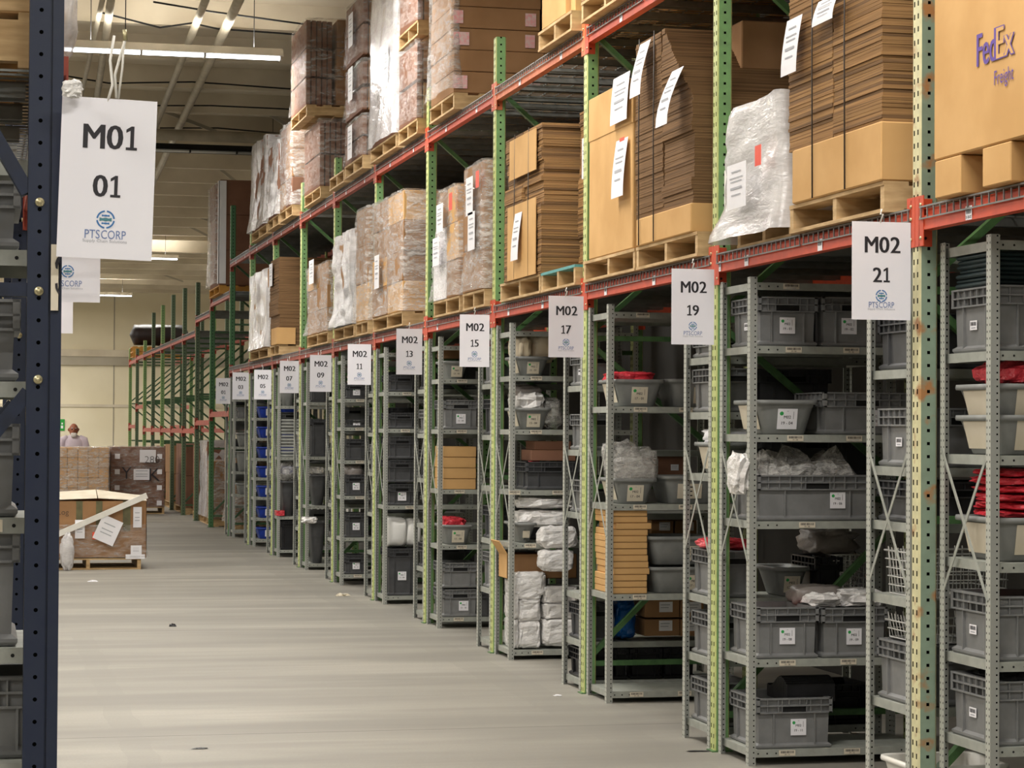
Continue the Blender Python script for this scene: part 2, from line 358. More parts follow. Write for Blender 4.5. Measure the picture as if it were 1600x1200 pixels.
# ------------------------------------------------------------------ reusable meshes
def tote_mb(wd, dp, h, m):
    """stacking tote: origin at the middle of its front bottom edge, front towards -Y"""
    b = MB(); x = wd/2; t = .018; zt = h
    def rect(i, z): return [(-x+i, i, z), (x-i, i, z), (x-i, dp-i, z), (-x+i, dp-i, z)]
    lo = max(h-.072, h*.6)
    b.loft([rect(t*.55, 0), rect(.004, .008), rect(.004, .016), rect(t, .026), rect(t*.8, lo), rect(t*.8, zt), rect(t+.010, zt), rect(t+.016, .02)], m, True, True)
    for z0, z1 in ((lo, lo+.006), (zt-.007, zt), ((lo+zt)/2-.003, (lo+zt)/2+.003)):       # flanges
        b.box(-x, x, 0, t, z0, z1, m); b.box(-x, x, dp-t, dp, z0, z1, m); b.box(-x, -x+t, t, dp-t, z0, z1, m); b.box(x-t, x, t, dp-t, z0, z1, m)
    hw_ = .062
    n = max(4, round(wd/.055))
    for i in range(n+1):
        px = -x+.002+(wd-.004)*i/n
        for y0, y1 in ((.002, t), (dp-t, dp-.002)):
            z0 = lo if abs(px) > hw_ else (lo+zt)/2
            b.box(px-.002, px+.002, y0, y1, z0, zt, m)
    nd = max(4, round(dp/.055))
    for i in range(nd+1):
        py = .002+(dp-.004)*i/nd
        for x0, x1 in ((-x+.002, -x+t), (x-t, x-.002)): b.box(x0, x1, py-.002, py+.002, lo, zt, m)
    b.box(-hw_, hw_, t*.5, t*.9, lo+.006, (lo+zt)/2-.003, 'dark'); b.box(-hw_-.002, -hw_+.002, .002, t, lo, zt, m); b.box(hw_-.002, hw_+.002, .002, t, lo, zt, m)
    b.box(-x+t*.5, -x+t*.9, dp/2-hw_, dp/2+hw_, lo+.006, (lo+zt)/2-.003, 'dark')
    for px in (-wd*.27, wd*.27):
        b.box(px-.003, px+.003, .004, t+.002, .016, lo, m); b.box(px-.003, px+.003, dp-t, dp-.004, .016, lo, m)
    for py in (dp*.25, dp*.75): b.box(-x+.004, -x+t+.002, py-.003, py+.003, .016, lo, m)
    return b
def tub_mb(wd, dp, h, m):
    b = MB(); x = wd/2
    def ring(i, z, r=.05): return rrect(-x+i, x-i, i, dp-i, z, r)
    b.loft([ring(.058, .0, .04), ring(.05, .006), ring(.022, h*.75), ring(.016, h-.022), ring(.002, h-.02), ring(0, h-.012), ring(.002, h), ring(.016, h), ring(.022, h-.008), ring(.058, .02, .04)], m, True, True, True)
    return b
def label_mb(l1, l2, dot=True, paper='paper', wd=.078, h=.078):
    b = MB(); b.box(-wd/2, wd/2, -.0012, 0, -h/2, h/2, paper); y = -.0016
    b.text(l1, 0, .002, h*.15, y, 'ink', .012); b.text(l2, 0, -h*.27, h*.15, y, 'ink', .012)
    if dot: b.disc(-wd*.3, h*.27, h*.1, y, 'greendot', 14)
    b.card(wd*.3, wd*.32, -.0, h*.36, y, 'ink')
    b.card(-wd*.03, wd*.05, h*.37, h*.40, y, 'grayink')
    return b
def barcode_mb(wd=.085, h=.026, paper='cream', txt=None):
    b = MB(); b.box(-wd/2, wd/2, -.0012, 0, -h/2, h/2, paper); y = -.0016; x = -wd*.4; r = random.Random(5)
    while x < wd*.4:
        d = r.choice((.0012, .002, .003)); b.card(x, x+d, -h*.05, h*.36, y, 'ink'); x += d+r.choice((.0012, .002))
    if txt: b.text(txt, 0, -h*.40, h*.26, y, 'ink', .01)
    else: b.card(-wd*.3, wd*.3, -h*.34, -h*.22, y, 'grayink')
    return b
def blob_mb(wd, dp, h, m, seed, amp=.18, sq=.55, n=20, freq=2.2, flat=True):
    """lumpy bag resting on its base; origin at the middle of the base"""
    b = MB(); rings = []; N = n*2
    sg = lambda v, p: math.copysign(abs(v)**p, v)
    for i in range(1, n):
        a = -PI/2+PI*i/n; ring = []
        for j in range(N):
            t_ = 2*PI*j/N; p = Vector((sg(math.cos(a), sq)*sg(math.cos(t_), sq), sg(math.cos(a), sq)*sg(math.sin(t_), sq), sg(math.sin(a), sq)))
            q = p*freq+Vector((seed*7.3, seed*3.1, seed*1.7))
            k = 1+amp*(.8*mnoise.noise(q)+.5*abs(mnoise.noise(q*2.1))-.38*abs(mnoise.noise(q*3.7))+.1*abs(mnoise.noise(q*7.3)))-amp*.1
            ring.append((p.x*k*wd/2, p.y*k*dp/2, max(0, (p.z*k+1)*h/2) if flat else (p.z*k+1)*h/2))
        rings.append(ring)
    b.loft(rings, m, True, True, m not in ('bag', 'redbag', 'bluebag')); return b
def crumple_mb(wd, dp, h, m, seed, n=13):
    """heap of crumpled film: a rough sheet over a mound, closed below"""
    b = MB(); vs = []; fs = []
    for i in range(n+1):
        for j in range(n+1):
            u, v = i/n, j/n; e = min(1, 5*min(u, 1-u))*min(1, 5*min(v, 1-v))
            q = Vector((u*3.2+seed*5.1, v*3.2+seed*2.7, seed))
            z = e*h*(.6+.55*mnoise.noise(q)+.25*abs(mnoise.noise(Vector((q.x*1.2, q.y*3.4, q.z)))))
            vs.append(((u-.5)*wd+.03*mnoise.noise(q*3), (v-.5)*dp+.03*mnoise.noise(q*3.3), max(.002, z)))
    for i in range(n):
        for j in range(n): a = i*(n+1)+j; fs.append((a, a+n+1, a+n+2, a+1))
    b.add(vs, fs, m, False)
    b.quad([(-wd/2, -dp/2, 0), (-wd/2, dp/2, 0), (wd/2, dp/2, 0), (wd/2, -dp/2, 0)], m); return b

# ------------------------------------------------------------------ the hall
def yk(k): return 8.291+2.515*k
X0, X1, YB, YF, ZC = -13.0, 15.0, -12.0, 81.0, 6.55
b = MB(); b.box(X0, X1, YB, YF, -.2, 0, 'floor'); struct(b.build('floor'))
b = MB(); b.box(X0, X1, YB, YF, ZC, ZC+.2, 'ceil'); ceil = struct(b.build('ceiling'))
yy = -10.0
while yy < YF-1:
    b = MB(); b.box(X0, X1, -.07, .07, ZC-.30, ZC, 'purlin'); b.build('purlin', ceil, (0, yy, 0)); yy += 2.44
b = MB(); b.box(X0, X1, YF, YF+.2, 0, ZC, 'wall')
for x in (-9.5, -4.8, 2.2+.55, 4.6, 9.4): b.box(x-.02, x+.02, YF-.012, YF, 0, ZC, 'wall2')
struct(b.build('wall_back'))
for nm, a in (('wall_front', (X0, X1, YB-.2, YB)), ('wall_left', (X0-.2, X0, YB, YF)), ('wall_right', (X1, X1+.2, YB, YF))):
    b = MB(); b.box(*a, 0, ZC, 'wall2'); struct(b.build(nm))
b = MB(); b.box(5.5, 5.7, YB, 33.3, 0, ZC-.31, 'shadeback'); struct(b.build('added_backing'))  # added backing, dark so the space behind the racks looks shaded
def trim(n, fn): b = MB(); fn(b); return struct(b.build('trim_%d' % n))
zl = atY(150, 552, YF).z
trim(1, lambda b: (b.box(X0, X1, YF-.22, YF, zl-.12, zl+.12, 'purlin'), b.box(X0, X1, YF-.16, YF, zl-.42, zl-.12, 'wall2')))  # darker band under the ledge: its shadow put into the colour
zl2 = atY(150, 634, YF).z
trim(2, lambda b: b.box(X0, X1, YF-.05, YF, zl2-.05, zl2+.05, 'purlin'))
zg = atY(150, 448, YF-1.2).z
trim(3, lambda b: b.box(X0, X1, YF-1.5, YF-1.2, zg-.18, zg+.18, 'purlin'))
def pipe(n, p1, p2, z, r): trim(n, lambda b: b.tube([atZ(*p1, z), atZ(*p2, z)], r, 'pipe', 10))
pipe(4, (378, -10), (236, 292), 6.15, .055); pipe(5, (325, -10), (243, 198), 6.15, .045); pipe(6, (175, -10), (146, 190), 6.15, .045); pipe(7, (160, 0), (118, 190), 6.15, .03)
zp = 5.95
pa = atZ(300, 212, zp); trim(8, lambda b: b.tube([(X0, pa.y, zp), (X1, pa.y, zp)], .085, 'pipe', 10))
pa2 = atZ(300, 386, 6.1); trim(9, lambda b: b.box(X0, X1, pa2.y-.15, pa2.y+.15, 5.95, 6.25, 'purlin'))
pa3 = atZ(300, 236, 5.85); trim(10, lambda b: b.box(X0, X1, pa3.y-.05, pa3.y+.05, 5.82, 5.9, 'dark'))
def struts(b):
    for i, (p, q, z) in enumerate((((252, 172), (320, 228), 6.1), ((400, 165), (445, 205), 6.1), ((345, 265), (378, 292), 6.0), ((300, 335), (328, 385), 6.1), ((288, 350), (318, 380), 6.1), ((240, 424), (275, 448), 6.1))):
        a_, c_ = atZ(*p, z+.3), atZ(*q, z); c_.y = a_.y; b.bar(a_, c_, .05, .05, 'wall2')
trim(11, struts)
def cables(b):
    for pts in (((100, 118), (170, 130), (300, 128), (360, 132), (440, 138), (620, 150)), ((160, 20), (250, 43), (300, 36), (340, 45), (440, 52), (640, 70)), ((240, 3), (330, 18), (440, 33), (640, 60)), ((250, 200), (340, 200), (410, 206), (560, 220)), ((240, 165), (330, 165), (440, 170), (600, 180))):
        b.tube([atZ(*p, 6.2) for p in pts], .011, 'dark', 6)
trim(12, cables)
pe = atY(96, 664, YF-.02)
t = thing('wall_sign', 'small green sign with white pictograms on the cream far wall beside the person', 'sign', (pe.x, YF-.03, pe.z))
b = MB(); b.box(-.30, .11, 0, .02, -.2, .2, 'signgreen'); b.build('sign_board', t)
b = MB(); b.box(.0, .05, -.004, 0, .02, .08, 'paper'); b.box(-.02, .06, -.004, 0, -.12, -.02, 'paper'); b.box(-.2, -.08, -.004, 0, -.1, .1, 'paper'); b.build('pictogram', t)

# ------------------------------------------------------------------ lamps
fix_me = None
def fixture(i, x, y, lit):
    lab = ('lit' if lit else 'unlit dark')+' strip light %s' % (
        'above the middle of the aisle' if 1.5 < x < 2.6 else 'over the racks' if x > 2.6 and x < 5 else 'added over the row beyond the racks' if x > 5 else 'added over the blue row side' if x > -2 else 'added over the neighbouring aisle')
    lab += ', %s along the hall' % (('zero one two three four five six seven eight nine ten eleven twelve thirteen fourteen fifteen sixteen seventeen eighteen nineteen'.split()[min(19, round((y+6)/4.4))]+' twentieths'))
    t = thing('strip_light', lab, 'light', (x, y, 5.77), 0, 'fluorescent strip lights')
    put('housing', cached(('fixh', lit), lambda: house(lit), 'housing'), t)
    put('tube', cached(('fixt', lit), lambda: tubes(lit), 'tube'), t, (0, -.03, -.03)); put('tube', cached(('fixt', lit), lambda: tubes(lit), 'tube'), t, (0, .04, -.03))
    put('hanger', cached('hang', hang, 'hanger'), t, (-.9, 0, 0)); put('hanger', cached('hang', hang, 'hanger'), t, (.9, 0, 0))
    if lit:
        ld = bpy.data.lights.new('lamp', 'AREA'); ld.shape = 'RECTANGLE'; ld.size = 2.3; ld.size_y = .16; ld.energy = LAMP_W; ld.color = (1.0, .965, .91)
        put('lamp', ld, t, (0, 0, -.075))
        lu = bpy.data.lights.new('added_uplight', 'AREA'); lu.shape = 'RECTANGLE'; lu.size = 2.3; lu.size_y = .08; lu.energy = UP_W; lu.color = ld.color  # added upward light to brighten the ceiling
        put('added_uplight', lu, t, (0, 0, .085), 0, PI)
def house(lit):
    b = MB(); m = 'fixture' if lit else 'black'
    b.loft([[(-1.22, -.11, -.02), (1.22, -.11, -.02), (1.22, .11, -.02), (-1.22, .11, -.02)], [(-1.22, -.05, .07), (1.22, -.05, .07), (1.22, .05, .07), (-1.22, .05, .07)]], m, True, True)
    for x in (-1.2, -.35, .35, 1.2): b.box(x-.012, x+.012, -.07, .07, -.06, -.02, m)
    return b
def tubes(lit): b = MB(); b.tube([(-1.19, 0, 0), (1.19, 0, 0)], .020, 'tube' if lit else 'tubeoff', 10); return b
def hang(): b = MB(); b.tube([(0, 0, .06), (0, 0, ZC-5.77-.02)], .005, 'dark', 5); return b
for i, a in enumerate(FIXTURES): fixture(i, *a)

# ------------------------------------------------------------------ pallet racks
RX = 3.572      # aisle face of the right hand row
def signno(k): return 21-2*k
def pname(k): return 'the M02-%02d post' % signno(k) if 0 <= k <= 10 else 'the first post'
def post_mb(m, h): b = MB(); b.rbox(-.038, .038, -.038, .038, 0, h, m, .007); return b
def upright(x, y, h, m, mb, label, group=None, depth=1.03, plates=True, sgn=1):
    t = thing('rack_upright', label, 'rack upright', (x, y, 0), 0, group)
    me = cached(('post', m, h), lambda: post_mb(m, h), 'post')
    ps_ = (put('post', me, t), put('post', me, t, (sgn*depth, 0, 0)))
    def brs():
        zs = [.18, 1.25, 2.15, 3.1, 4.05]; zs = [z for z in zs if z < h-.1]; out = []
        for i, z in enumerate(zs):
            out.append(((.03, z), (depth-.03, z)))
            if i+1 < len(zs): out.append(((.03, z+.06), (depth-.03, zs[i+1]-.06)) if i % 2 == 0 else ((depth-.03, z+.06), (.03, zs[i+1]-.06)))
        return out
    for (xa, za), (xb, zb) in brs():
        b = MB(); b.bar((sgn*xa, 0, za), (sgn*xb, 0, zb), .03, .04, mb, (0, 1, 0)); b.build('brace', t)
    if plates:
        for po in ps_: b = MB(); b.box(-.055, .055, -.045, .045, 0, .006, mb); b.build('foot_plate', po)
    return t
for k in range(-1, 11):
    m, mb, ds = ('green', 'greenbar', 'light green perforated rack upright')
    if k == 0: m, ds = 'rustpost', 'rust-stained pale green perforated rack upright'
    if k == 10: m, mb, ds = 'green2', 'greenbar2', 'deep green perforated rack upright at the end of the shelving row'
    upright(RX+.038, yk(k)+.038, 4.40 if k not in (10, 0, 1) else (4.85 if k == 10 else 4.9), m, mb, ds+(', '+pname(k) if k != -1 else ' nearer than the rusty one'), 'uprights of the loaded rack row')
    if k == 0:
        pass
def conn_mb(m):      # beam end plate: wraps the post's aisle face and its near or far side; origin at beam end, beam bottom
    b = MB(); b.box(-.004, 0, -.042, .036, -.062, .135, m); b.box(-.004, .05, -.004, 0, -.062, .125, m)
    for z in (-.03, .05, .1): b.tube([(-.008, -.02, z), (-.002, -.02, z)], .007, 'bolt', 8)
    b.tube([(.022, -.0055, -.03), (.022, -.003, -.03)], .006, 'dark', 8); return b
def beam_mb(L, m):
    b = MB(); b.box(0, .045, 0, L, 0, .055, m); b.box(.016, .045, 0, L, .055, .083, m); b.box(-.002, .003, 0, L, 0, .012, m); return b
def beam(xf, y0, y1, z, m, label, stickers=(), group=None, flip=False):
    L = y1-y0; t = thing('load_beam', label, 'rack beam', (xf, y0, z), 0, group)
    o = put('beam_rail', cached(('beam', round(L, 3), m), lambda: beam_mb(L, m), 'beam_rail'), t)
    c = put('end_connector', cached(('conn', m), lambda: conn_mb(m), 'end_connector'), t, (0, L, 0))
    c2 = put('end_connector', cached(('conn2', m), lambda: conn2_mb(m), 'end_connector'), t, (0, 0, 0))
    if flip:
        o.scale.x = -1; c.scale.x = -1; c2.scale.x = -1; 
    for (yy, wd, h, txt) in stickers:
        b = MB(); b.box(-wd/2, wd/2, -.001, 0, 0, h, 'paper')
        bw = MB(); rr = random.Random(int(yy*100)); x = -wd*.38
        while x < wd*.38: d = rr.choice((.002, .003)); b.card(x, x+d, h*.42, h*.88, -.0016, 'ink'); x += d+.003
        
        b.add(bw.v, bw.f, 'ink')
        if txt: b.text(txt, 0, h*.1, h*.22, -.0016, 'ink', .01)
        b.build('location_label', t, (-.003, yy, .002), -PI/2)
    return t
def conn2_mb(m):
    b = MB(); b.box(-.004, 0, -.036, .042, -.062, .135, m); b.box(-.004, .05, 0, .004, -.062, .125, m)
    for z in (-.03, .05, .1): b.tube([(-.008, .0, z), (-.002, .0, z)], .007, 'bolt', 8)
    return b
ZL, ZU = 2.381, 3.936
def deck_mb():
    b = MB(); L = 1.19; D = 1.10
    y = 0
    for i in range(20): yy = .01+(L-.02)*i/19; b.box(-.012, D, yy-.0025, yy+.0025, 0, .005, 'rail')
    for i in range(12): xx = D*i/11; b.box(xx-.0025, xx+.0025, 0, L, .005, .010, 'rail')
    for i in range(20): yy = .01+(L-.02)*i/19; b.box(-.015, -.010, yy-.0025, yy+.0025, -.045, .005, 'rail')
    b.box(-.016, -.010, 0, L, -.046, -.040, 'rail'); b.box(-.016, -.010, 0, L, 0, .006, 'rail'); return b
def chan_mb():
    b = MB(); b.box(.02, 1.06, -.035, .035, -.004, 0, 'rail'); b.box(.02, 1.06, -.035, -.031, -.036, 0, 'rail'); b.box(.02, 1.06, .031, .035, -.036, 0, 'rail'); return b
def deck(y0, z, label):
    t = thing('wire_deck', label, 'wire deck', (RX+.004, y0, z), 0, 'wire decks of the rack row')
    put('wire_mesh', cached('deck', deck_mb, 'wire_mesh'), t)
    for yy in (.2, .6, .99): put('support_channel', cached('chan', chan_mb, 'support_channel'), t, (.0, yy, 0))
for k in range(0, 11):
    y0, y1 = yk(k-1)+.076, yk(k); a = '%s and %s' % (pname(k), pname(k-1).replace('the ', ''))
    for z, nm, tx in ((ZL, 'lower', 'B'), (ZU, 'upper', 'C')):
        m = 'beam'
        if nm == 'upper' and k == 3: m = 'beamp'
        if k > 5: m = 'beam3'
        st = [(.55, .055, .052, ''), (1.68, .055, .052, '')]
        if nm == 'lower': st = [(1.98, .055, .052, '31-B-02' if k == 0 else ''), (1.0, .055, .052, '')]+([(2.38, .03, .05, '4')] if k == 1 else [])
        col = 'pale orange' if m == 'beamp' else 'red' if m == 'beam' else 'dusty red'
        beam(RX, y0, y1, z, m, '%s %s-level aisle-side load beam between %s' % (col, nm, a), st, 'aisle-side load beams')
        beam(RX+1.106, y0, y1, z, m, '%s %s-level back load beam between %s' % (col, nm, a), (), 'back load beams', True)
        for j, yy in enumerate((y0+.01, y0+1.23)):
            deck(yy, z+.086, 'wire deck, %s level, %s half, between %s' % (nm, ('nearer', 'farther')[j], a))

# ------------------------------------------------------------------ grey shelving units
UW, UD = .92, .455
def leg_mb(): b = MB(); b.box(-.020, -.016, -.020, .020, 0, 2.33, 'leg'); b.box(-.016, .020, -.020, -.016, 0, 2.33, 'leg'); return b
def leg2_mb(): b = MB(); b.box(-.020, -.016, -.020, .020, 0, 2.33, 'leg'); b.box(-.016, .020, .016, .020, 0, 2.33, 'leg'); return b
def legm(sx, sy):
    def f():
        b = MB(); b.box(*sorted((sx*.020, sx*.016)), -.020, .020, 0, 2.33, 'leg'); b.box(-.016, .016, *sorted((sy*.020, sy*.016)), 0, 2.33, 'leg'); return b
    return f
def shelf_mb():
    b = MB(); x, y = UW/2-.02, UD/2-.004; h = .036
    b.box(-x, x, -y, y, -.003, 0, 'shelf')
    b.box(-x, x, -y, -y+.003, -h, -.003, 'shelf'); b.box(-x, x, y-.003, y, -h, -.003, 'shelf'); b.box(-x, -x+.003, -y, y, -h, -.003, 'shelf'); b.box(x-.003, x, -y, y, -h, -.003, 'shelf')
    for s_ in (-1, 1):
        for d in (.03, .075, .12): b.disc(s_*(x-d), -h*.5, .0045, -y-.0006, 'dark', 8)
    return b
ORD = ['top', 'second', 'third', 'fourth', 'fifth', 'sixth', 'seventh', 'eighth', 'ninth']
UNITS = {}
def unit(k, near, zs, x=None, ylo=None, label=None, tags=True, flipx=False):
    x = x if x is not None else (3.645 if k == 0 and near else 3.579)
    y0 = ylo if ylo is not None else (yk(k)-.487 if near else yk(k)+.105)
    lab = label or ('grey steel shelving unit standing against the %s side of %s' % ('near' if near else 'far', pname(k)))
    t = thing('shelving_unit', lab, 'shelving', (x+UW/2, y0+UD/2, 0), 0, 'grey shelving units')
    for sx in (-1, 1):
        for sy in (-1, 1): put('post', cached(('leg', sx, sy), legm(sx, sy), 'post'), t, (sx*(UW/2-.020), sy*(UD/2-.020), 0))
    for z in zs:
        put('shelf', cached('shelf', shelf_mb, 'shelf'), t, (0, 0, z))
    for s_ in (-1, 1):
        b = MB(); xx = -UW/2-.002+.004*(s_ > 0)
        b.bar((xx, -s_*(UD/2-.02), 1.53), (xx, s_*(UD/2-.02), .97), .016, .003, 'shelf', (1, 0, 0)); b.build('cross_brace', t)
    UNITS[(k, near)] = (x, y0, zs)
    return t
def ztab(k, ys, px): return [atY(px, y, yk(k)-.487).z for y in ys]
NEARZ = {0: [2.309, 1.898, 1.509, 1.111, .745, .431, .06], 1: [2.304, 2.001, 1.577, 1.162, .504, .075], 2: [2.285, 1.731, 1.159, .633, .065],
         3: [2.274, 1.964, 1.592, 1.172, .805, .065], 4: [2.258, 1.992, 1.588, 1.107, .663, .087], 5: [2.28, 1.925, 1.589, .893, .075],
         6: [2.28, 1.89, 1.60, 1.265, .904, .483, .11], 7: [2.28, 1.88, 1.27, .72, .07], 8: [2.28, 1.86, 1.23, .50, .09],
         9: [2.28, 2.0, 1.72, 1.45, 1.18, .92, .66, .38, .10], 10: [2.28, 2.0, 1.72, 1.31, .95, .62, .10]}
def zend(k, ys):
    px = {0: 1405, 1: 1102, 2: 897}[k]; return [atX(px, y, 3.59).z for y in ys]
FARZ = {0: [2.3]+zend(0, (577, 730, 817, 934, 1101))+[.07], 1: [2.3]+zend(1, (558, 644, 741, 933, 1028, 1134)), 2: [2.29]+zend(2, (603, 703, 801, 926))+[.3, .065]}
for k in range(3, 11): FARZ[k] = [2.28, 1.92, 1.55, 1.18, .80, .44, .07]
for k in range(0, 11):
    unit(k, True, NEARZ[k]); unit(k, False, FARZ[k])
NE_LABEL = {}

# ------------------------------------------------------------------ things on the shelves
def ord_(i): return ORD[i] if i else 'top'
def where(k, near, s):
    n = len(UNITS[(k, near)][2])
    sh = 'bottom shelf' if s == n-1 else '%s shelf' % ORD[s]
    return '%s %s %s' % (sh, 'before' if near else 'behind', pname(k))
def q5(v): return round(v/.005)*.005
def add_label(parent, kind, wd, h, lab, lpos=(0, .45), size=.078, paper='paper', dot=True, dp=.4):
    l1, l2 = lab
    b = label_mb(l1, l2, dot, paper, size, size)
    slope = math.atan2(.034, h*.95) if kind == 'tub' else 0
    off = .018 if kind == 'tote' else (.056-.034*lpos[1]-.004)
    z = h*lpos[1] if kind == 'tub' else h*lpos[1]
    o = b.build('paper_label', parent, (lpos[0]*wd, (.012 if kind == 'tote' else .05-.04*lpos[1]-.002), z))
    if kind == 'tub': o.rotation_euler[0] = -slope*-1
    return o
TUBE = {}
def bin_(kind, x, y, z, wd, dp, h, m, label, lab=None, lpos=(0, .42), size=.078, paper='paper', dot=True, side=None, sidepaper=False, rz=0, cat=None, group=None, rx=0, ry=0):
    wd, dp, h = q5(wd), q5(dp), q5(h)
    t = tag(put('storage_tote' if kind == 'tote' else 'plastic_tub', None, None, (x+wd/2, y, z), rz, rx, ry), label, cat or ('tote' if kind == 'tote' else 'tub'), group)
    put('tote_body' if kind == 'tote' else 'tub_body', cached((kind, wd, dp, h, m), lambda: (tote_mb if kind == 'tote' else tub_mb)(wd, dp, h, m), kind+'_body'), t)
    if lab: add_label(t, kind, wd, h, lab, lpos, size, paper, dot, dp)
    if side:                                     # barcode sticker on the end that faces the aisle
        o = put('barcode_sticker', cached('bc', lambda: barcode_mb(.062, .036, 'paper'), 'barcode_sticker'), t, (-wd/2+.012, dp*side, h*.42), -PI/2)
    if sidepaper:
        b = MB(); b.box(-dp*.3, dp*.3, -.001, 0, -h*.36, h*.36, 'cream'); o = b.build('side_paper', t, (-wd/2+.028, dp*.5, h*.5), -PI/2); o.rotation_euler[1] = 0
        o.rotation_euler = (.22*0+math.atan2(.036, h*.95), 0, -PI/2)
    return t
GR = {'tote': 'totes on the shelving', 'tub': 'tubs on the shelving'}
def N(k, s, kind, pxl, pxr, ytop, m=None, lab=None, extra='', z0=None, dp=.405, near=True, yoff=.012, **kw):
    """bin on shelf s of the near unit of post k, spanning pxl..pxr, rim at ytop"""
    x0, y0, zs = UNITS[(k, near)]; Y = y0+yoff
    zb = zs[s]+.001 if z0 is None else atY(pxl, z0, Y).z
    xl = max(atY(pxl, ytop, Y).x, x0+.044); xr = atY(pxr, ytop, Y).x; zt = atY(pxl, ytop, Y).z
    m = m or ('tote' if kind == 'tote' else 'tub')
    col = {'tote': 'grey', 'tub': 'grey', 'toted': 'dark grey', 'black': 'black', 'blue': 'blue'}[m]
    nm = '%s %s' % (col, {'tote': 'tote', 'tub': 'tub'}[kind])
    if lab: nm += ' labelled '+lab[1].replace(' ', '') if lab[1] else ' with a paper label'
    label = '%s%s, %s' % (nm, (' '+extra if extra else ''), where(k, near, s).replace(' post', ''))
    return bin_(kind, xl, Y, zb, xr-xl, dp, max(.06, zt-zb), m, label, lab, group=None, **kw)
def soft(fn, name, label, cat, x, y, z, rz=0, group=None, rx=0):
    b = fn; o = put(name, b.mesh(name), None, (x, y, z), rz, rx); return tag(o, label, cat, group)
def S(k, s, pxl, pxr, ytop, ybot, m, seed, name, label, cat='bag', near=True, dp=.34, yoff=.04, amp=.2, kind='blob', sq=.6, freq=2.4, n=13, z0=None, group=None):
    x0, y0, zs = UNITS[(k, near)]; Y = y0+yoff
    a, c = atY(pxl, ybot, Y), atY(pxr, ytop, Y)
    zb = a.z if s is None else zs[s]+.002
    if z0 is not None: zb = z0
    a.x = max(a.x, x0+.05-(.0 if yoff > 0 else .12)); c.x = min(c.x, x0+UW-.05)
    b = blob_mb(c.x-a.x, dp, c.z-zb, m, seed, amp, sq, n, freq) if kind == 'blob' else crumple_mb(c.x-a.x, dp, c.z-zb, m, seed)
    return soft(b, name, label, cat, (a.x+c.x)/2, Y+dp/2, zb, 0, group)
def carton_mb(wd, dp, h, m, lid=True, lab=None):
    b = MB(); b.rbox(-wd/2, wd/2, 0, dp, 0, h, m, .003)
    if lid: b.box(-wd/2+.002, wd/2-.002, -.0008, 0, h*.965, h*.985, 'edge3')
    return b
def carton(x, y, z, wd, dp, h, m, label, group=None, sticker=None, rz=0):
    t = put('carton', None, None, (x+wd/2, y, z), rz); tag(t, label, 'box', group)
    put('box_body', cached(('carton', q5(wd), q5(dp), round(h, 3), m), lambda: carton_mb(q5(wd), q5(dp), h, m), 'box_body'), t)
    if sticker:
        b = MB(); b.box(-sticker/2, sticker/2, -.002, -.0005, 0, sticker*.75, 'paper'); b.card(-sticker*.4, sticker*.3, sticker*.5, sticker*.55, -.003, 'grayink'); b.card(-sticker*.4, sticker*.2, sticker*.3, sticker*.35, -.003, 'grayink')
        b.build('white_sticker', t, (wd*.1, 0, h*.3))
    return t
def flags(k, near, items):       # small shelf-edge labels: (shelf, pxc, text)
    pass
def shelf_tags(k, spec):
    x0, y0, zs = UNITS[(k, True)]
    t = [o for o in bpy.data.objects if o.name.startswith('shelving_unit') and abs(o.location.y-(y0+UD/2)) < 1e-4 and abs(o.location.x-(x0+UW/2)) < 1e-3][0]
    sh = sorted((c for c in t.children if c.name.startswith('shelf')), key=lambda c: -c.location.z)
    for s, px, txt in spec:
        p = atY(px, 600, y0)
        o = put('shelf_label', cached(('tag', txt), lambda: barcode_mb(.082, .027, 'cream', txt), 'shelf_label'), sh[s], (p.x-t.location.x, -UD/2+.0005, -.017))
# --- before M02-21 (k = 0): seen mostly end-on
W0 = dict(near=True)
def K0(s, kind, z, h, x=3.672, wd=.40, m=None, extra='', **kw):
    x0, y0, zs = UNITS[(0, True)]; m = m or kind if kind != 'tote' else (m or 'tote')
    lab = '%s%s, %s' % ({'tote': 'grey tote', 'tub': 'pale grey tub'}[kind], ' '+extra, where(0, True, s).replace(' post', ''))
    return bin_(kind, x, y0+.015, z, wd, .40, h, m, lab, **kw)
z = NEARZ[0]
for s, kind, zz, h, ex, kw in ((1, 'tote', z[1]+.001, .245, 'under folded green sheets at the aisle end', dict(side=.55)), (2, 'tub', z[2]+.001, .15, 'under another tub at the aisle end', dict(sidepaper=True)),
                               (2, 'tub', z[2]+.118, .15, 'nested under red bags at the aisle end', dict(sidepaper=True)), (3, 'tub', z[3]+.001, .165, 'under stacked red bags at the aisle end', dict(sidepaper=True)),
                               (4, 'tote', z[4]+.001, .24, 'of red bags at the aisle end', dict(side=.55)), (5, 'tote', z[5]+.001, .24, 'under a dark bag at the aisle end', dict(side=.55))):
    if kind == 'tub': kw.update(lab=('', ''), paper='cream', dot=False, size=.115, lpos=(-.12, .5))
    K0(s, kind, zz, h, extra=ex, **kw)
    kw.pop('side', None); kw.pop('sidepaper', None)
    K0(s, kind, zz, h, x=4.085, extra=ex.replace('at the aisle end', 'second from the aisle'), **kw)
b = MB(); rr = random.Random(3)
for i in range(7): b.rbox(-.18+rr.uniform(-.012, .012), .6+rr.uniform(-.03, .01), .02+rr.uniform(0, .02), .36+rr.uniform(-.02, .01), .0+i*.018, .016+i*.018, 'tarp', .006)
tag(b.build('folded_sheet_pile', None, (3.86, UNITS[(0, True)][1]+.03, z[1]+.25)), 'pile of folded dark green sheets on the grey totes, second shelf before the M02-21 post', 'sheets')
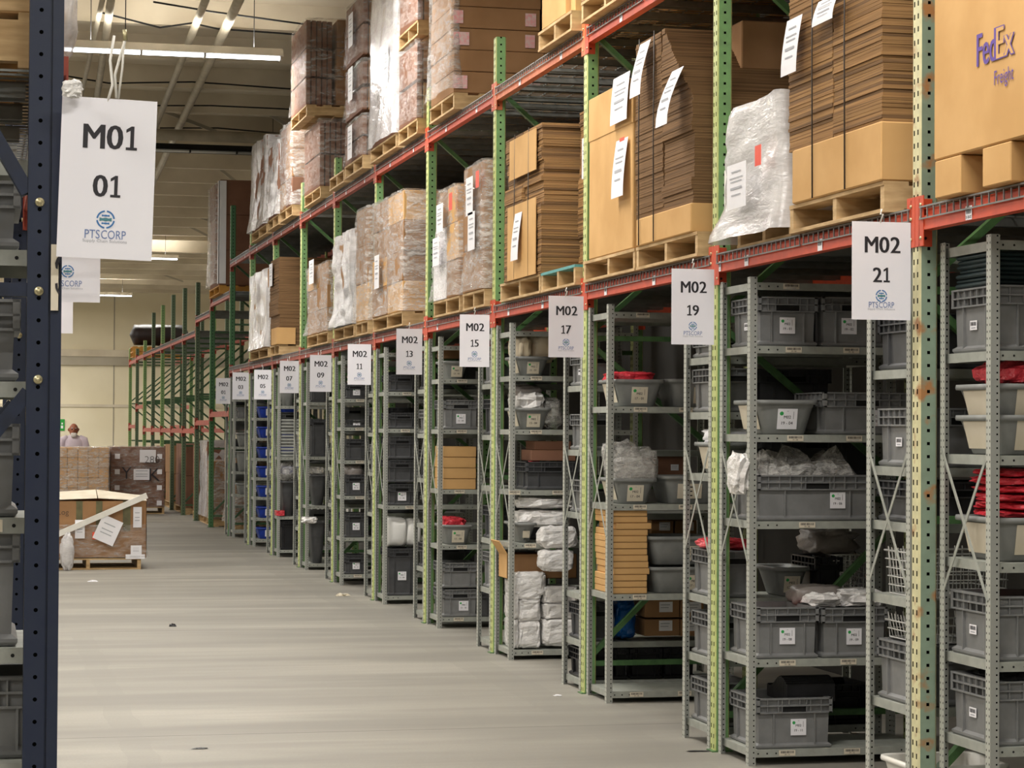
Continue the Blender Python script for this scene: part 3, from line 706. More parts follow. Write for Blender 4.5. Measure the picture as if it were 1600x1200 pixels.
def redheap(x, y, zz, wd, dp, h, seed, lab, nm='red_bag', amp=.22):
    soft(blob_mb(wd, dp, h, 'redbag', seed, amp, .6, 13, 3.2), nm, lab, 'bag', x, y, zz, 0, 'red film bags')
ya = UNITS[(0, True)][1]+.2
redheap(3.83, ya-.02, z[2]+.262, .25, .28, .095, 1, 'crumpled red film bag spilling over the nested tub by the aisle, third shelf before M02-21')
redheap(4.27, ya, z[2]+.262, .30, .30, .04, 2, 'flat red film bag on the tubs second from the aisle, third shelf before M02-21')
for i in range(6):
    redheap(3.88+rr.uniform(-.015, .015), ya, z[3]+.16+i*.031, .36, .34, .034, 3+i, 'red film bag, %s from the bottom of the red pile nearer the aisle before M02-21' % ['first', 'second', 'third', 'fourth', 'fifth', 'sixth'][i], amp=.25)
for i in range(4):
    redheap(4.29+rr.uniform(-.015, .015), ya, z[3]+.16+i*.034, .34, .34, .036, 13+i, 'red film bag, %s from the bottom of the inner red pile before M02-21' % ['first', 'second', 'third', 'fourth'][i], amp=.25)
redheap(3.87, ya, z[4]+.03, .26, .28, .15, 21, 'red bag inside the grey tote by the aisle, fifth shelf before M02-21')
soft(crumple_mb(.34, .34, .07, 'black', 5), 'dark_plastic_bag', 'dark plastic bag lying on the lowest visible grey tote before M02-21', 'bag', 3.88, ya, z[5]+.243)

# --- before M02-19 (k = 1)
N(1, 1, 'tote', 1148+8, 1278, 463, lab=('M02', '19 - 01'), side=.5); N(1, 1, 'tote', 1284, 1385, 463, lab=('M02', '19 - 02'), lpos=(-.06, .42))
N(1, 2, 'tub', 1150, 1282, 624, lab=('M02', '19 - 04'), size=.10, sidepaper=True, lpos=(0, .45)); N(1, 2, 'tote', 1287, 1425, 612, lab=('M02', '19 - 05'), lpos=(.08, .4))
N(1, 3, 'tote', 1152, 1372, 742, lab=('M02', '19 - 06'), lpos=(.17, .45))
N(1, 4, 'tote', 1150, 1280, 951, lab=('M02', '19 - 08'), lpos=(0, .44)); N(1, 4, 'tote', 1284, 1388, 951, lab=('M02', '19 - 09'))
N(1, 5, 'tote', 1170, 1301, 1093, lab=('M02', '19 - 11'), lpos=(.06, .42))
S(1, 3, 1140, 1250, 692, 745, 'filmc', 4, 'clear_plastic_bag', 'shiny clear plastic bag at the aisle end of the long grey tote labelled M02-19-06', z0=1.365, amp=.3, kind='crumple', dp=.4)
S(1, 3, 1215, 1350, 690, 745, 'filmc', 8, 'clear_plastic_bag', 'cloudy clear plastic bag over the labelled half of the long grey tote M02-19-06', z0=1.365, amp=.3, kind='crumple', dp=.38)
S(1, 3, 1140, 1178, 708, 765, 'bag', 9, 'white_plastic_bag', 'white plastic bag hanging over the aisle corner of the long tote 19-06', amp=.4, yoff=.0, dp=.16, z0=1.29, n=10)
S(1, 4, 1268, 1322, 928, 955, 'bag', 10, 'white_plastic_bag', 'white plastic wrap on the tote M02-19-09, at its aisle side', z0=.735, amp=.35, yoff=.05)
S(1, 4, 1318, 1392, 922, 955, 'bag', 11, 'white_plastic_bag', 'white plastic wrap standing up on the inner side of tote 19-09', z0=.735, amp=.35, yoff=.05)
S(1, 4, 1245, 1325, 915, 950, 'bagg', 12, 'grey_cloth_bag', 'dull grey bag lying behind the white wrap over totes M02-19-08 and 19 - 09', z0=.735, yoff=.18, dp=.22)
redheap(3.80, UNITS[(1, True)][1]+.2, .504+.03, .2, .26, .15, 24, 'red film bag inside the tote labelled M02-19-08')
b = MB()
for i in range(16): b.rbox(-.125, .125, -.15+i*.018, -.15+i*.018+.014, 0, .09+.03*math.sin(i*.35), 'black', .004)
p_ = atY(1252, 1090, UNITS[(1, True)][1]+.2); tag(b.build('black_tray_row', None, (p_.x-.0, UNITS[(1, True)][1]+.215, .075+.215), 0), 'row of ribbed black trays standing in the tote labelled M02-19-11', 'trays')
# things seen at the back between these shelves (they stand on the unit behind the same post)
def B(k, zz, px0, px1, h, kind, m, label, lab=None, Y=None, **kw):
    Yb = UNITS[(k, False)][1]+.02 if Y is None else Y
    a = max(atY(px0, 600, Yb).x, 3.835 if k == 1 else 3.795); c = min(atY(px1, 600, Yb).x, 3.579+UW-.045)
    return bin_(kind, a, Yb, zz, c-a, .36, h, m, label, lab, **kw)
zf = FARZ[1]
B(1, zf[4]+.002, 1212, 1272, .15, 'tub', 'tub', 'grey tub labelled M02-17-18 seen at the back behind the totes 19 - 08', ('M02', '17 - 18'), paper='cream', size=.085)
for i, (px0, px1, m) in enumerate(((1275, 1318, 'black'),)):
    B(1, zf[4]+.002, px0, px1, .2, 'tote', m, 'black tote seen at the back under grey film, behind tote 19-09')
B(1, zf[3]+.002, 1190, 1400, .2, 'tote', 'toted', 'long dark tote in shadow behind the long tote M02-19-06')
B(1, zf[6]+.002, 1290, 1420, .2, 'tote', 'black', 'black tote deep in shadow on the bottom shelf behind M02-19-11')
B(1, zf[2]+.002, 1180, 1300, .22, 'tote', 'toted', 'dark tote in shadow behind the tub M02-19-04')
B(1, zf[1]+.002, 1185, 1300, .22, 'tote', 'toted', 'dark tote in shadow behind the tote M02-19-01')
S(1, None, 1275, 1350, 828, 868, 'bagg', 14, 'grey_film_bag', 'grey film bag on the black tote at the back beside the wire basket', near=False, yoff=.05, z0=zf[4]+.2, amp=.4)
def basket_mb(wd, dp, h, st=.035):
    b = MB(); r = .0028
    def fr(z, i): return [(-wd/2+i, i, z), (wd/2-i, i, z), (wd/2-i, dp-i, z), (-wd/2+i, dp-i, z)]
    zz = 0
    while zz <= h+.001:
        p = fr(zz, .02*(1-zz/h)); b.tube(p+[p[0]], r*1.3 if zz > h-st else r, 'mesh', 5); zz += st
    for i in range(int(wd/st)+1):
        x = -wd/2+.02+(wd-.04)*i/int(wd/st)
        b.tube([(x, 0, h), (x, .02, 0), (x, dp-.02, 0), (x, dp, h)], r, 'mesh', 4, False)
    for i in range(1, int(dp/st)):
        y = .02+(dp-.04)*i/int(dp/st)
        b.tube([(-wd/2, y, h), (-wd/2+.02, y, 0), (wd/2-.02, y, 0), (wd/2, y, h)], r, 'mesh', 4, False)
    return b
bk = basket_mb(.40, .36, .19).mesh('wire_basket')
b4 = atY(1345, 900, UNITS[(1, False)][1]+.03)
tag(put('wire_basket', basket_mb(.19, .34, .21, .03).mesh('wire_basket'), None, (4.34, UNITS[(1, False)][1]+.03, zf[4]+.003)), 'grey wire basket at the back behind the tote 19-09', 'basket', 'white wire baskets')
xf0, yf0, zf0 = UNITS[(0, False)]
for z_, ry_, lab in ((zf0[4]+.003, 0, 'white wire basket on a shelf behind the M02-21 post, upper of two'),):
    tag(put('wire_basket', bk, None, (3.83, yf0+.03, z_), 0, 0, ry_), lab, 'basket', 'white wire baskets')
tag(put('wire_basket', basket_mb(.40, .36, .10).mesh('wire_basket'), None, (3.83, yf0+.03, zf0[5]+.25), 0), 'white wire basket on the grey tote behind the M02-21 post, lower of two', 'basket', 'white wire baskets')
# --- ends of the units behind the posts, facing the aisle
def E(k, s, h, kind='tote', m=None, extra='', x=3.60, wd=.42, dz=0, dp=.40, **kw):
    x0, y0, zs = UNITS[(k, False)]; m = m or ('tote' if kind == 'tote' else 'tub'); wd = {1: .22, 2: .18}.get(k, wd); x = x0+.03
    col = {'tote': 'grey', 'tub': 'grey', 'toted': 'dark grey', 'black': 'black', 'blue': 'blue', 'white': 'white'}[m]
    lab = '%s %s%s end-on at the aisle, %s' % (col, 'tote' if kind == 'tote' else 'tub', (' '+extra if extra else ''), where(k, False, s).replace(' post', ''))
    return bin_(kind, x, y0+.012, zs[s]+.002+dz, wd, dp, h, m, lab, **kw)
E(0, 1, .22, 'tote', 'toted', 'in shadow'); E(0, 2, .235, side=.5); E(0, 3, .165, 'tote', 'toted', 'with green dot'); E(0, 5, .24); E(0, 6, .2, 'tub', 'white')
E(1, 1, .09); E(1, 2, .22); E(1, 3, .16, 'tub', None, 'with a paper bag', sidepaper=True); E(1, 4, .235, 'tote', None, 'topped with pink film'); E(1, 5, .22); E(1, 6, .22)
redheap(3.72, UNITS[(1, False)][1]+.2, FARZ[1][4]+.235, .26, .3, .06, 31, 'crumpled pink film on the grey tote behind the M02-19 post, above floor-level shelves')
soft(blob_mb(.22, .28, .08, 'paper', 41, .3), 'paper_bag', 'crumpled white paper bag on the tub behind the M02-19 post', 'bag', 3.73, UNITS[(1, False)][1]+.2, FARZ[1][3]+.155)
E(2, 1, .20, side=.5); E(2, 2, .22); E(2, 3, .2); E(2, 5, .22, 'tote', 'toted'); E(2, 6, .18, 'tote', 'black')
x2, y2, z2 = UNITS[(2, False)]
soft(blob_mb(.42, .38, .38, 'bluebag', 3, .12, .5), 'blue_plastic_bag', 'blue plastic bag standing upright at the aisle behind the M02-17 post', 'bag', 4.08, y2+.22, z2[4]+.003)
soft(blob_mb(.16, .2, .27, 'bag', 5, .3, .8, 12), 'white_plastic_bag', 'white plastic bag pressed against the M02-17 post beside the blue bag', 'bag', 3.72, y2+.14, z2[4]+.003)
for k in range(3, 11):
    for s in (1, 2, 3, 4, 5):
        if (k*7+s*3) % 5 == 0: continue
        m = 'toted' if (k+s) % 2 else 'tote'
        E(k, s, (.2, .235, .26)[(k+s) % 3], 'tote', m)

# --- before M02-17 (k = 2)
N(2, 1, 'tub', 938, 1042, 592, lab=('M02', '17 - 01'), size=.098, paper='cream', sidepaper=True); N(2, 1, 'tub', 1047, 1150, 592, lab=('M02', '17 - 02'), size=.098, paper='cream')
S(2, 1, 943, 1028, 580, 600, 'redbag', 33, 'red_bag', 'red film bag lying across the tub labelled M02-17-01', z0=1.865, amp=.3)
N(2, 2, 'tub', 934, 1030, 747, lab=('M02', '17 - 04'), size=.098, paper='cream', sidepaper=True); 
t = N(2, 2, 'tub', 1038, 1132, 744, extra='marked with a large E'); b = MB(); b.box(-.075, .075, -.001, 0, -.045, .045, 'cream'); b.text('E', 0, -.03, .06, -.0016, 'ink', .01); o = b.build('paper_label', t, (-.02, .028, .075)); o.rotation_euler[0] = .2
for i, (a_, c_, tp, sd) in enumerate(((944, 1000, 688, 3), (985, 1030, 700, 5), (950, 1028, 715, 7))):
    S(2, 2, a_, c_, tp, 750, 'filmc', sd, 'bubble_wrap_bag', 'silvery bubble-wrap bag in the tub M02-17-04, %s' % ('tall one on the aisle side', 'leaning inner one', 'front one with a white tag')[i], z0=1.28, amp=.3, yoff=.03+.08*(2-i), dp=.16, sq=.5)
xk, yy2, zk = UNITS[(2, True)]
rr = random.Random(8)
a0 = max(atY(931, 860, yy2+.02).x, xk+.043); a1 = atY(1013, 860, yy2+.02).x; zb = zk[3]+.002
hh = (atY(950, 797, yy2).z-zb)/13
for i in range(13):
    j = rr.uniform(-.008, .008) + (.02 if i == 10 else 0)
    carton(a0+j, yy2+.02+rr.uniform(0, .01), zb+i*hh, a1-a0, .38, hh*.96, 'card', 'flat brown carton, number %s from the bottom of the tall stack before the M02-17 post' % ['one', 'two', 'three', 'four', 'five', 'six', 'seven', 'eight', 'nine', 'ten', 'eleven', 'twelve', 'thirteen'][i], 'flat cartons stacked before M02-17')
N(2, 3, 'tub', 1016, 1118, 886, lab=('M02', '17 - 06'), paper='cream', size=.09, extra='under another tub', lpos=(.2, .4))
N(2, 3, 'tub', 1014, 1116, 838, lab=('M02', '17 - 05'), paper='cream', size=.09, z0=884, extra='stacked on another tub', lpos=(.2, .4))
zb2 = z2[5]+.02
for i, (px0, px1, y0_, y1_, lb) in enumerate(((1008, 1062, 936, 965, 'upper'), (1007, 1062, 966, 994, 'lower'), (1063, 1100, 936, 965, 'upper inner'), (1063, 1100, 966, 994, 'lower inner'))):
    Yb = y2+.03; A = atY(px0, y1_, Yb); C_ = atY(px1, y0_, Yb)
    carton(A.x, Yb, A.z, C_.x-A.x, .3, C_.z-A.z-.004, 'card2', 'brown carton with a white paper sheet, %s of the group behind the M02-17 shelves' % lb, 'cartons at the back of M02-17', sticker=.085)
for i, px in enumerate((1018, 1055)):
    A = atY(px, 836, y2+.03); carton(A.x, y2+.03, A.z, .14, .3, .09, 'card2', 'brown carton at the back above the tubs of M02-17, %s' % ('nearer the aisle', 'farther inside')[i], 'cartons at the back of M02-17', sticker=.07)
A = atY(1022, 745, y2+.03); carton(A.x, y2+.03, A.z, .22, .3, .13, 'card3', 'reddish brown carton in shadow behind the tub marked E', None, sticker=.05)
soft(blob_mb(.14, .36, .26, 'bluebag', 6, .14, .5), 'blue_plastic_bag', 'blue plastic bag at the back under the stack of flat cartons', 'bag', 3.885, y2+.22, z2[5]+.003)
for i, (px0, px1) in enumerate(((935, 985), (987, 1037), (1039, 1090))):
    B(2, z2[6]+.003, px0, px1, .19, 'tote', 'black', 'black crate in shadow at floor level behind the M02-17 post, %s' % ('first from the aisle', 'second from the aisle', 'third from the aisle')[i], group=None)
shelf_tags(1, [(1, 1240, '19 - 01'), (1, 1330, '19 - 02'), (2, 1243, '19 - 04'), (2, 1335, ''), (3, 1262, '19 - 06'), (4, 1232, '19 - 08'), (4, 1327, '19 - 09'), (5, 1232, '19 - 11'), (5, 1333, '19 - 12'), (0, 1236, '')])
shelf_tags(2, [(1, 1001, '17 - 01'), (1, 1072, '17 - 02'), (2, 1001, '17 - 04'), (2, 1072, '17 - 05'), (3, 1001, '17 - 07'), (4, 997, '17 - 10'), (4, 1072, '17 - 11'), (0, 1004, '')])

# --- before M02-15 (k = 3)
N(3, 1, 'tub', 800, 862, 556, lab=('M02', '15 - 01'), paper='cream', size=.085, sidepaper=True)
S(3, 1, 801, 835, 524, 558, 'bagc', 51, 'sack', 'cream sack with orange marks rising from the tub M02-15-01', z0=2.06, amp=.3, yoff=.02)
S(3, 1, 828, 876, 524, 556, 'bagc', 52, 'sack', 'folded cream sack behind the M02-17 sign, on the tub M02-15-01', z0=2.06, amp=.35, yoff=.05)
N(3, 2, 'tub', 792, 864, 637, lab=('M02', '15 - 04'), paper='cream', size=.095, sidepaper=True)
S(3, 2, 783, 856, 612, 640, 'bag', 53, 'white_plastic_bag', 'white plastic bags heaped in the tub M02-15-04', z0=1.70, amp=.3, yoff=.03)
S(3, 2, 806, 850, 601, 625, 'bagg', 54, 'grey_plastic_bag', 'grey plastic bag lying on the white bags of tub M02-15-04', z0=1.79, amp=.3, yoff=.1)
S(3, 2, 850, 884, 622, 670, 'filmc', 55, 'clear_plastic_bag', 'clear plastic bag slumped beside the tub M02-15-04', amp=.3)
N(3, 3, 'tote', 822, 908, 722, 'toted', extra='under two brown cartons'); A = atY(830, 720, UNITS[(3, True)][1]+.05)
carton(A.x, UNITS[(3, True)][1]+.05, A.z, .32, .3, .075, 'card3', 'brown carton lying on the dark tote before the M02-15 post, lower of two'); carton(A.x+.03, UNITS[(3, True)][1]+.06, A.z+.077, .26, .28, .06, 'card3', 'brown carton on another carton over the dark tote before M02-15')
redheap(3.78, UNITS[(3, True)][1]+.12, 1.33, .07, .1, .06, 61, 'small red object before the cartons of the M02-15 shelving')
N(3, 4, 'tub', 798, 842, 817, lab=('', ''), paper='cream', size=.05, dot=False, extra='half hidden by film')
for i, (pl, pr, yt, yb_, m) in enumerate(((813, 905, 776, 796, 'bag'), (812, 900, 797, 826, 'bag'), (842, 905, 822, 856, 'bag'), (843, 900, 858, 892, 'bag'))):
    S(3, None, pl, pr, yt, yb_, 'bag', 71+i, 'white_plastic_bag', 'large white plastic bag bulging out of the M02-15 shelving, %s from the top' % ['first', 'second', 'third', 'fourth'][i], amp=.22, yoff=.02 if i < 2 else -.12, dp=.34 if i < 2 else .11, z0=atY(pl, yb_, UNITS[(3, True)][1]).z, group='white bags bulging from the M02-15 shelving')
# open carton and the pile of wrapped bundles on the bottom shelf
p0 = atY(778, 905, UNITS[(3, True)][1]+.1)
b = MB(); wd = .5; b.box(0, wd, 0, .004, 0, .17, 'card2'); b.box(0, wd, .26, .264, 0, .17, 'card3'); b.box(0, .004, 0, .26, 0, .17, 'card'); b.box(wd-.004, wd, 0, .26, 0, .17, 'card3'); b.box(0, wd, 0, .26, 0, .004, 'card3')
b.hexa([(0, 0, .165), (0, .26, .165), (-.06, .26, .26), (-.06, 0, .26), (.004, 0, .17), (.004, .26, .17), (-.056, .26, .265), (-.056, 0, .265)], 'card')
t = thing('open_carton', 'open brown carton with a raised flap behind the white wrapped bundles before M02-15', 'box', (p0.x+.07, p0.y+.02, p0.z)); b.build('box_body', t)
zb3 = NEARZ[3][5]
PB = [(777, 812, 968, 1014, 0), (810, 847, 970, 1014, 0), (849, 905, 966, 1011, 1), (778, 812, 930, 968, 0), (810, 848, 934, 972, 0), (850, 903, 942, 968, 1), (779, 850, 912, 938, 0), (850, 906, 916, 944, 1), (774, 812, 900, 930, 0), (796, 856, 893, 932, 0)]
for i, (pl, pr, yt, yb_, dd) in enumerate(PB):
    nm = ['floor row, aisle side', 'floor row, middle', 'floor row, inner side', 'second row, aisle side', 'second row, middle', 'second row, inner side', 'third row, spanning the aisle side', 'third row, inner side', 'top, low one at the aisle side', 'top, large tilted one'][i]
    Y = UNITS[(3, True)][1]+.035; A = atY(pl, yb_, Y); C_ = atY(pr, yt, Y); A.x = max(A.x, 3.625)
    soft(blob_mb(C_.x-A.x-.004, .33, C_.z-A.z+.002, 'bag', 80+i, .12, .30, 16, 2.8), 'wrapped_bundle', 'white wrapped bundle on the bottom shelf before M02-15, '+nm, 'bundle', (A.x+C_.x)/2, Y+.17, max(zb3+.002, A.z-.002), 0, 'white wrapped bundles before M02-15')
shelf_tags(3, [(1, 838, '15 - 01'), (2, 838, '15 - 04'), (3, 805, '15 - 07'), (3, 873, ''), (4, 830, '15 - 10'), (5, 842, '15 - 13')])

# --- before M02-13 (k = 4)
N(4, 1, 'tub', 684, 736, 563, lab=('M02', '13 - 01'), size=.09, paper='cream'); N(4, 2, 'tote', 669, 748, 625, lab=('M02', '13 - 04'), lpos=(0, .36))
A = atY(690, 560, UNITS[(4, True)][1]+.2); carton(A.x, A.y, A.z, .28, .18, .085, 'card2', 'brown carton standing behind the tub M02-13-01')
xk, yy4, zk = UNITS[(4, True)]; a0 = max(atY(673, 730, yy4+.02).x, xk+.045); a1 = atY(743, 730, yy4+.02).x; zb = zk[3]+.002; hh = (atY(700, 697, yy4).z-zb)/4
for i in range(4): carton(a0+rr.uniform(0, .006), yy4+.02, zb+i*hh, a1-a0, .36, hh*.97, 'card', 'flat brown carton, %s from the bottom of the four before the M02-13 post' % ['first', 'second', 'third', 'fourth'][i], 'four flat cartons before M02-13', sticker=None)
N(4, 4, 'tub', 684, 742, 820, lab=('M02', '13 - 08'), size=.1, paper='cream'); S(4, 4, 682, 732, 808, 822, 'redbag', 91, 'maroon_bag', 'reddish film bag in the tub labelled M02-13-08', z0=.79, amp=.3)
N(4, 5, 'tote', 679, 747, 921, lab=('M02', '13 - 10'), lpos=(.1, .4)); N(4, 5, 'tote', 679, 747, 880, z0=919, extra='stacked on another tote')
N(4, 5, 'tote', 750, 800, 921, 'toted', extra='at the inner end')
shelf_tags(4, [(1, 722, ''), (2, 722, '13 - 04'), (3, 719, '13 - 07'), (4, 723, '13 - 08'), (5, 719, '13 - 10')])
# --- before M02-11 (k = 5)
N(5, 3, 'tote', 601, 651, 756, 'toted', lab=('M02', '11 - 06')); N(5, 3, 'tote', 601, 651, 719, 'toted', z0=754, extra='middle of three stacked'); N(5, 3, 'tote', 601, 651, 682, 'toted', z0=717, extra='top of three stacked')
N(5, 4, 'tote', 600, 652, 858, 'toted', lab=('M02', '11 - 09'), extra='tall')
zk5 = atY(620, 857, UNITS[(5, True)][1]).z+.012
S(5, None, 600, 638, 808, 860, 'sack', 95, 'woven_sack', 'white woven sack standing on the tall dark tote before M02-11, nearer the aisle', z0=zk5, amp=.12, sq=.4); S(5, None, 636, 660, 810, 860, 'sack', 96, 'woven_sack', 'white woven sack on the tall dark tote before M02-11, farther from the aisle', z0=zk5, amp=.12, sq=.4)
N(5, 1, 'tote', 606, 655, 585, 'toted', extra='in shadow'); N(5, 2, 'tote', 604, 655, 645, 'toted', extra='in shadow'); shelf_tags(5, [(1, 636, ''), (2, 634, ''), (3, 642, '11 - 06')])
# --- before M02-09 (k = 6)
for s, yt, lb in ((1, 598, '09 - 01'), (2, 655, '09 - 03'), (4, 742, '09 - 06'), (5, 802, '09 - 08'), (6, 868, '09 - 10')): N(6, s, 'tote', 535, 572, yt, 'toted', lab=('M02', lb), lpos=(.05, .45), size=.072)
N(6, 3, 'tote', 535, 572, 686, 'toted'); S(6, None, 536, 570, 725, 745, 'bagg', 97, 'grey_film_bag', 'grey film in the tote labelled M02-09-06', z0=1.06); shelf_tags(6, [(1, 563, ''), (2, 562, ''), (3, 563, ''), (4, 563, ''), (6, 561, '')])
# --- before M02-07 (k = 7)
for s, yt, m in ((1, 597, 'toted'), (2, 655, 'toted'), (2, None, 'toted')):
    if yt: N(7, s, 'tote', 484, 512, yt, m)
N(7, 2, 'tote', 484, 512, 683-28, 'toted', z0=683, lab=('M02', '07 - 03'), extra='on another tote') if 0 else None
N(7, 3, 'tub', 485, 513, 742, 'toted', extra='tall, full of clear bags', dp=.36); S(7, 3, 486, 512, 730, 745, 'filmc', 98, 'clear_plastic_bag', 'clear plastic bag puffing out of the tall dark tub before M02-07', z0=1.06, amp=.3)
N(7, 4, 'tub', 482, 512, 815, 'toted', extra='large, at floor level', dp=.36); S(7, None, 473, 498, 808, 826, 'bag', 99, 'white_plastic_bag', 'white plastic bag hanging out at knee height before M02-07', z0=.52, yoff=-.05, dp=.2, amp=.35)
# --- before M02-05 (k = 8)
b = MB()
xk, yy8, zk = UNITS[(8, True)]; A = atY(438, 712, yy8+.02); C_ = atY(470, 652, yy8+.02); nb = 12
for i in range(nb): b.rbox(0, C_.x-A.x, 0, .36, i*(C_.z-A.z)/nb, (i+.72)*(C_.z-A.z)/nb, 'corr', .006)
tag(b.build('tray_stack', None, (A.x, A.y, zk[2]+.004)), 'stack of silver-grey ribbed trays on the shelving before the M02-05 post', 'trays')
N(8, 1, 'tub', 437, 465, 597, extra='with white bags'); N(8, 3, 'tub', 437, 464, 752, 'toted', extra='black inside'); S(8, None, 438, 462, 722, 755, 'filmc', 101, 'clear_plastic_bag', 'clear plastic bag in the tub above the red box before M02-05', z0=.93, amp=.3)
N(8, 4, 'tote', 434, 465, 814, 'black', extra='large', dp=.38); A = atY(432, 806, yy8); carton(A.x, yy8-.01, A.z, .1, .2, .065, 'redbag', 'small red box lying on the black tote before M02-05')
# --- before M02-03 (k = 9): blue picking bins
xk, yy9, zk = UNITS[(9, True)]
for s in range(1, 9):
    for j in (0, 1):
        t = bin_('tub', 3.63+j*.30, yy9+.01, zk[s]+.002, .27, .38, .15, 'blue', 'blue picking bin with a white slip, %s' % where(9, True, s) if j == 0 else 'blue picking bin, inner one of two, %s' % where(9, True, s), ('', '') if j == 0 else None, dot=False, size=.09, lpos=(.1, .5), cat='bin')
# --- before M02-01 (k = 10)
for s, kind, m, h in ((2, 'tote', 'tote', .16), (3, 'tub', 'tub', .2), (4, 'tub', 'tub', .3), (5, 'tub', 'tub', .16)):
    xk, yyk, zk = UNITS[(10, True)]
    bin_(kind, 3.64, yyk+.01, zk[s]+.002, .34, .38, h, m, 'pale grey %s with white paper on the %s' % (kind, where(10, True, s)), ('', ''), dot=False, size=.10, lpos=(.2, .5))

# ------------------------------------------------------------------ pallets and loads
DL, DU = ZL+.097, ZU+.097
PH = .125
def pallet(x0, y0, wd, L, z, label, m='wood', edge=None, group='wooden pallets', turned=False):
    """wd along X (into the rack), L along Y"""
    t = thing('wooden_pallet', label, 'pallet', (x0+(wd if turned else 0), y0, z), PI/2 if turned else 0, group)
    if turned: wd, L = L, wd
    b = MB(); n = max(5, round(wd/.17))
    for i in range(n): xx = (wd-.09)*i/(n-1); b.box(xx, xx+.09+.02*(i % 3 == 0), 0, L, PH-.017, PH, edge if (edge and i == 0) else m)
    b.build('deck_boards', t)
    b = MB()
    for i in range(4): xx = (wd-.09)*i/3; b.box(xx, xx+.09, 0, L, 0, .015, m)
    b.build('bottom_boards', t)
    for yy in (0, L/2-.02, L-.04): b = MB(); b.box(.004, wd-.004, yy, yy+.04, .015, PH-.017, m); b.build('stringer', t)
    return t
def paper(t, y, z, wd, h, lines=(), m='paper', x=-.008, tilt=0.0, curl=.0, rz=-PI/2, yoff=0):
    """paper sheet on the aisle face (rz=-90) or on the camera-side face (rz=0: then y is an x position, x the y position)"""
    b = MB(); n = 6
    for i in range(n):
        za, zc = -h/2+h*i/n, -h/2+h*(i+1)/n
        fa, fc = -curl*math.sin(PI*(1-i/n)*.5), -curl*math.sin(PI*(1-(i+1)/n)*.5)
        b.hexa([(-wd/2, fa-.0012, za), (wd/2, fa-.0012, za), (wd/2, fa, za), (-wd/2, fa, za), (-wd/2, fc-.0012, zc), (wd/2, fc-.0012, zc), (wd/2, fc, zc), (-wd/2, fc, zc)], m)
    for (zz, ww, hh) in lines:
        f = -curl*math.sin(PI*(1-(zz+.5))*.5); b.card(-wd*ww/2, wd*ww/2, zz*h-hh*h/2, zz*h+hh*h/2, f-.0035, 'grayink')
    o = b.build('paper_sheet', t, (x, y, z) if rz else (y, x, z), rz); o.rotation_euler[1] = 0
    if tilt:
        o.rotation_mode = 'ZYX'; o.rotation_euler = (0, tilt, rz); o.rotation_mode = 'XYZ'
        o.rotation_euler = (Matrix.Rotation(rz, 3, 'Z') @ Matrix.Rotation(tilt, 3, 'Y')).to_euler()
    return o
LN = [(.32, .5, .03), (.18, .7, .025), (.1, .6, .025), (-.05, .6, .05), (-.2, .5, .025)]
def bundle(x0, y0, wd, L, z, h, label, cols=2, edge='edge', th=.015, jit=.012, taper=0.0, tray=0.0, straps=(), seed=1, sideedge=None, lean=0.0, group=None, strapm='strap'):
    r = random.Random(seed)
    t = thing('cardboard_bundle', label, 'cardboard bundle', (x0, y0, z), 0, group)
    b = MB(); zz0 = tray
    n = int((h-zz0)/th)
    for c in range(cols):
        ya, yb_ = L*c/cols+.003, L*(c+1)/cols-.003; g = 0; gx = 0
        for i in range(n):
            if i % r.choice((5, 7, 9)) == 0: g = r.uniform(-jit, jit); gx = r.uniform(-jit, jit)
            f = i/n; ins = max(0, (f-.55)/.45)*taper if c == 0 else max(0, (f-.55)/.45)*taper*.1
            if ins > (yb_-ya)*.9: ins = (yb_-ya)*.9
            j = g+r.uniform(-.004, .004); jx = gx+r.uniform(-.003, .003)+lean*f
            za = zz0+i*th
            b.box(jx, wd+jx, ya+j*.6+ins, yb_+j*.6, za, za+th*r.uniform(.90, .985), r.choice((edge, edge, 'edge2' if edge == 'edge' else edge, 'edge3')))
    b.build('board_stack', t)
    if tray:
        b = MB(); b.rbox(-.012, wd+.012, -.012, L*.93, 0, tray, 'card', .006); b.build('bottom_tray', t)
    for yy in straps:
        b = MB(); s = .006
        b.tube([(-.02, yy, .002), (-.022, yy+.004, h*.5), (-.02+lean, yy, h+.004)], .0035, strapm, 6)
        b.build('strap', t)
    return t
def film_mb(x0, x1, y0, y1, z0, z1, m, seed, amp=.02, skirt=.04, top=True, nz=16, taper=0.0, gather=.0):
    rings = []; rd = random.Random(seed)
    for i in range(nz+1):
        f = i/nz; z = z0+(z1-z0)*f; e = skirt*max(0, 1-f*3)**1.5
        tp = taper*max(0, f-.3)
        base = fine_rect(x0-e, x1+e, y0-e+tp*.3, y1+e-tp, z, min(.05, .4*min(x1-x0+2*e, y1-y0+2*e)), .075, (x0, x1, y0, y1)); out = []
        for p in base:
            q = Vector((p[0]*2.2+seed*3.3, p[1]*2.2, z*1.6)); k = amp*(mnoise.noise(q)+.7*mnoise.noise(q*2.7)+.5*mnoise.noise(Vector((p[0]*3, p[1]*3, z*22+seed))))
            cx, cy = (x0+x1)/2, (y0+y1)/2; d = Vector((p[0]-cx, p[1]-cy, 0)).normalized()
            out.append((p[0]+d.x*k, p[1]+d.y*k, z+.006*mnoise.noise(q*3)))
        rings.append(out)
    b = MB(); b.loft(rings, m, False, False, True)
    if top:
        last = rings[-1]; cx, cy = (x0+x1)/2, (y0+y1)/2
        mid = [(cx+(p[0]-cx)*.75, cy+(p[1]-cy)*.75, z1+.012) for p in last]
        b.loft([last, mid], m, False, True, True)
    return b
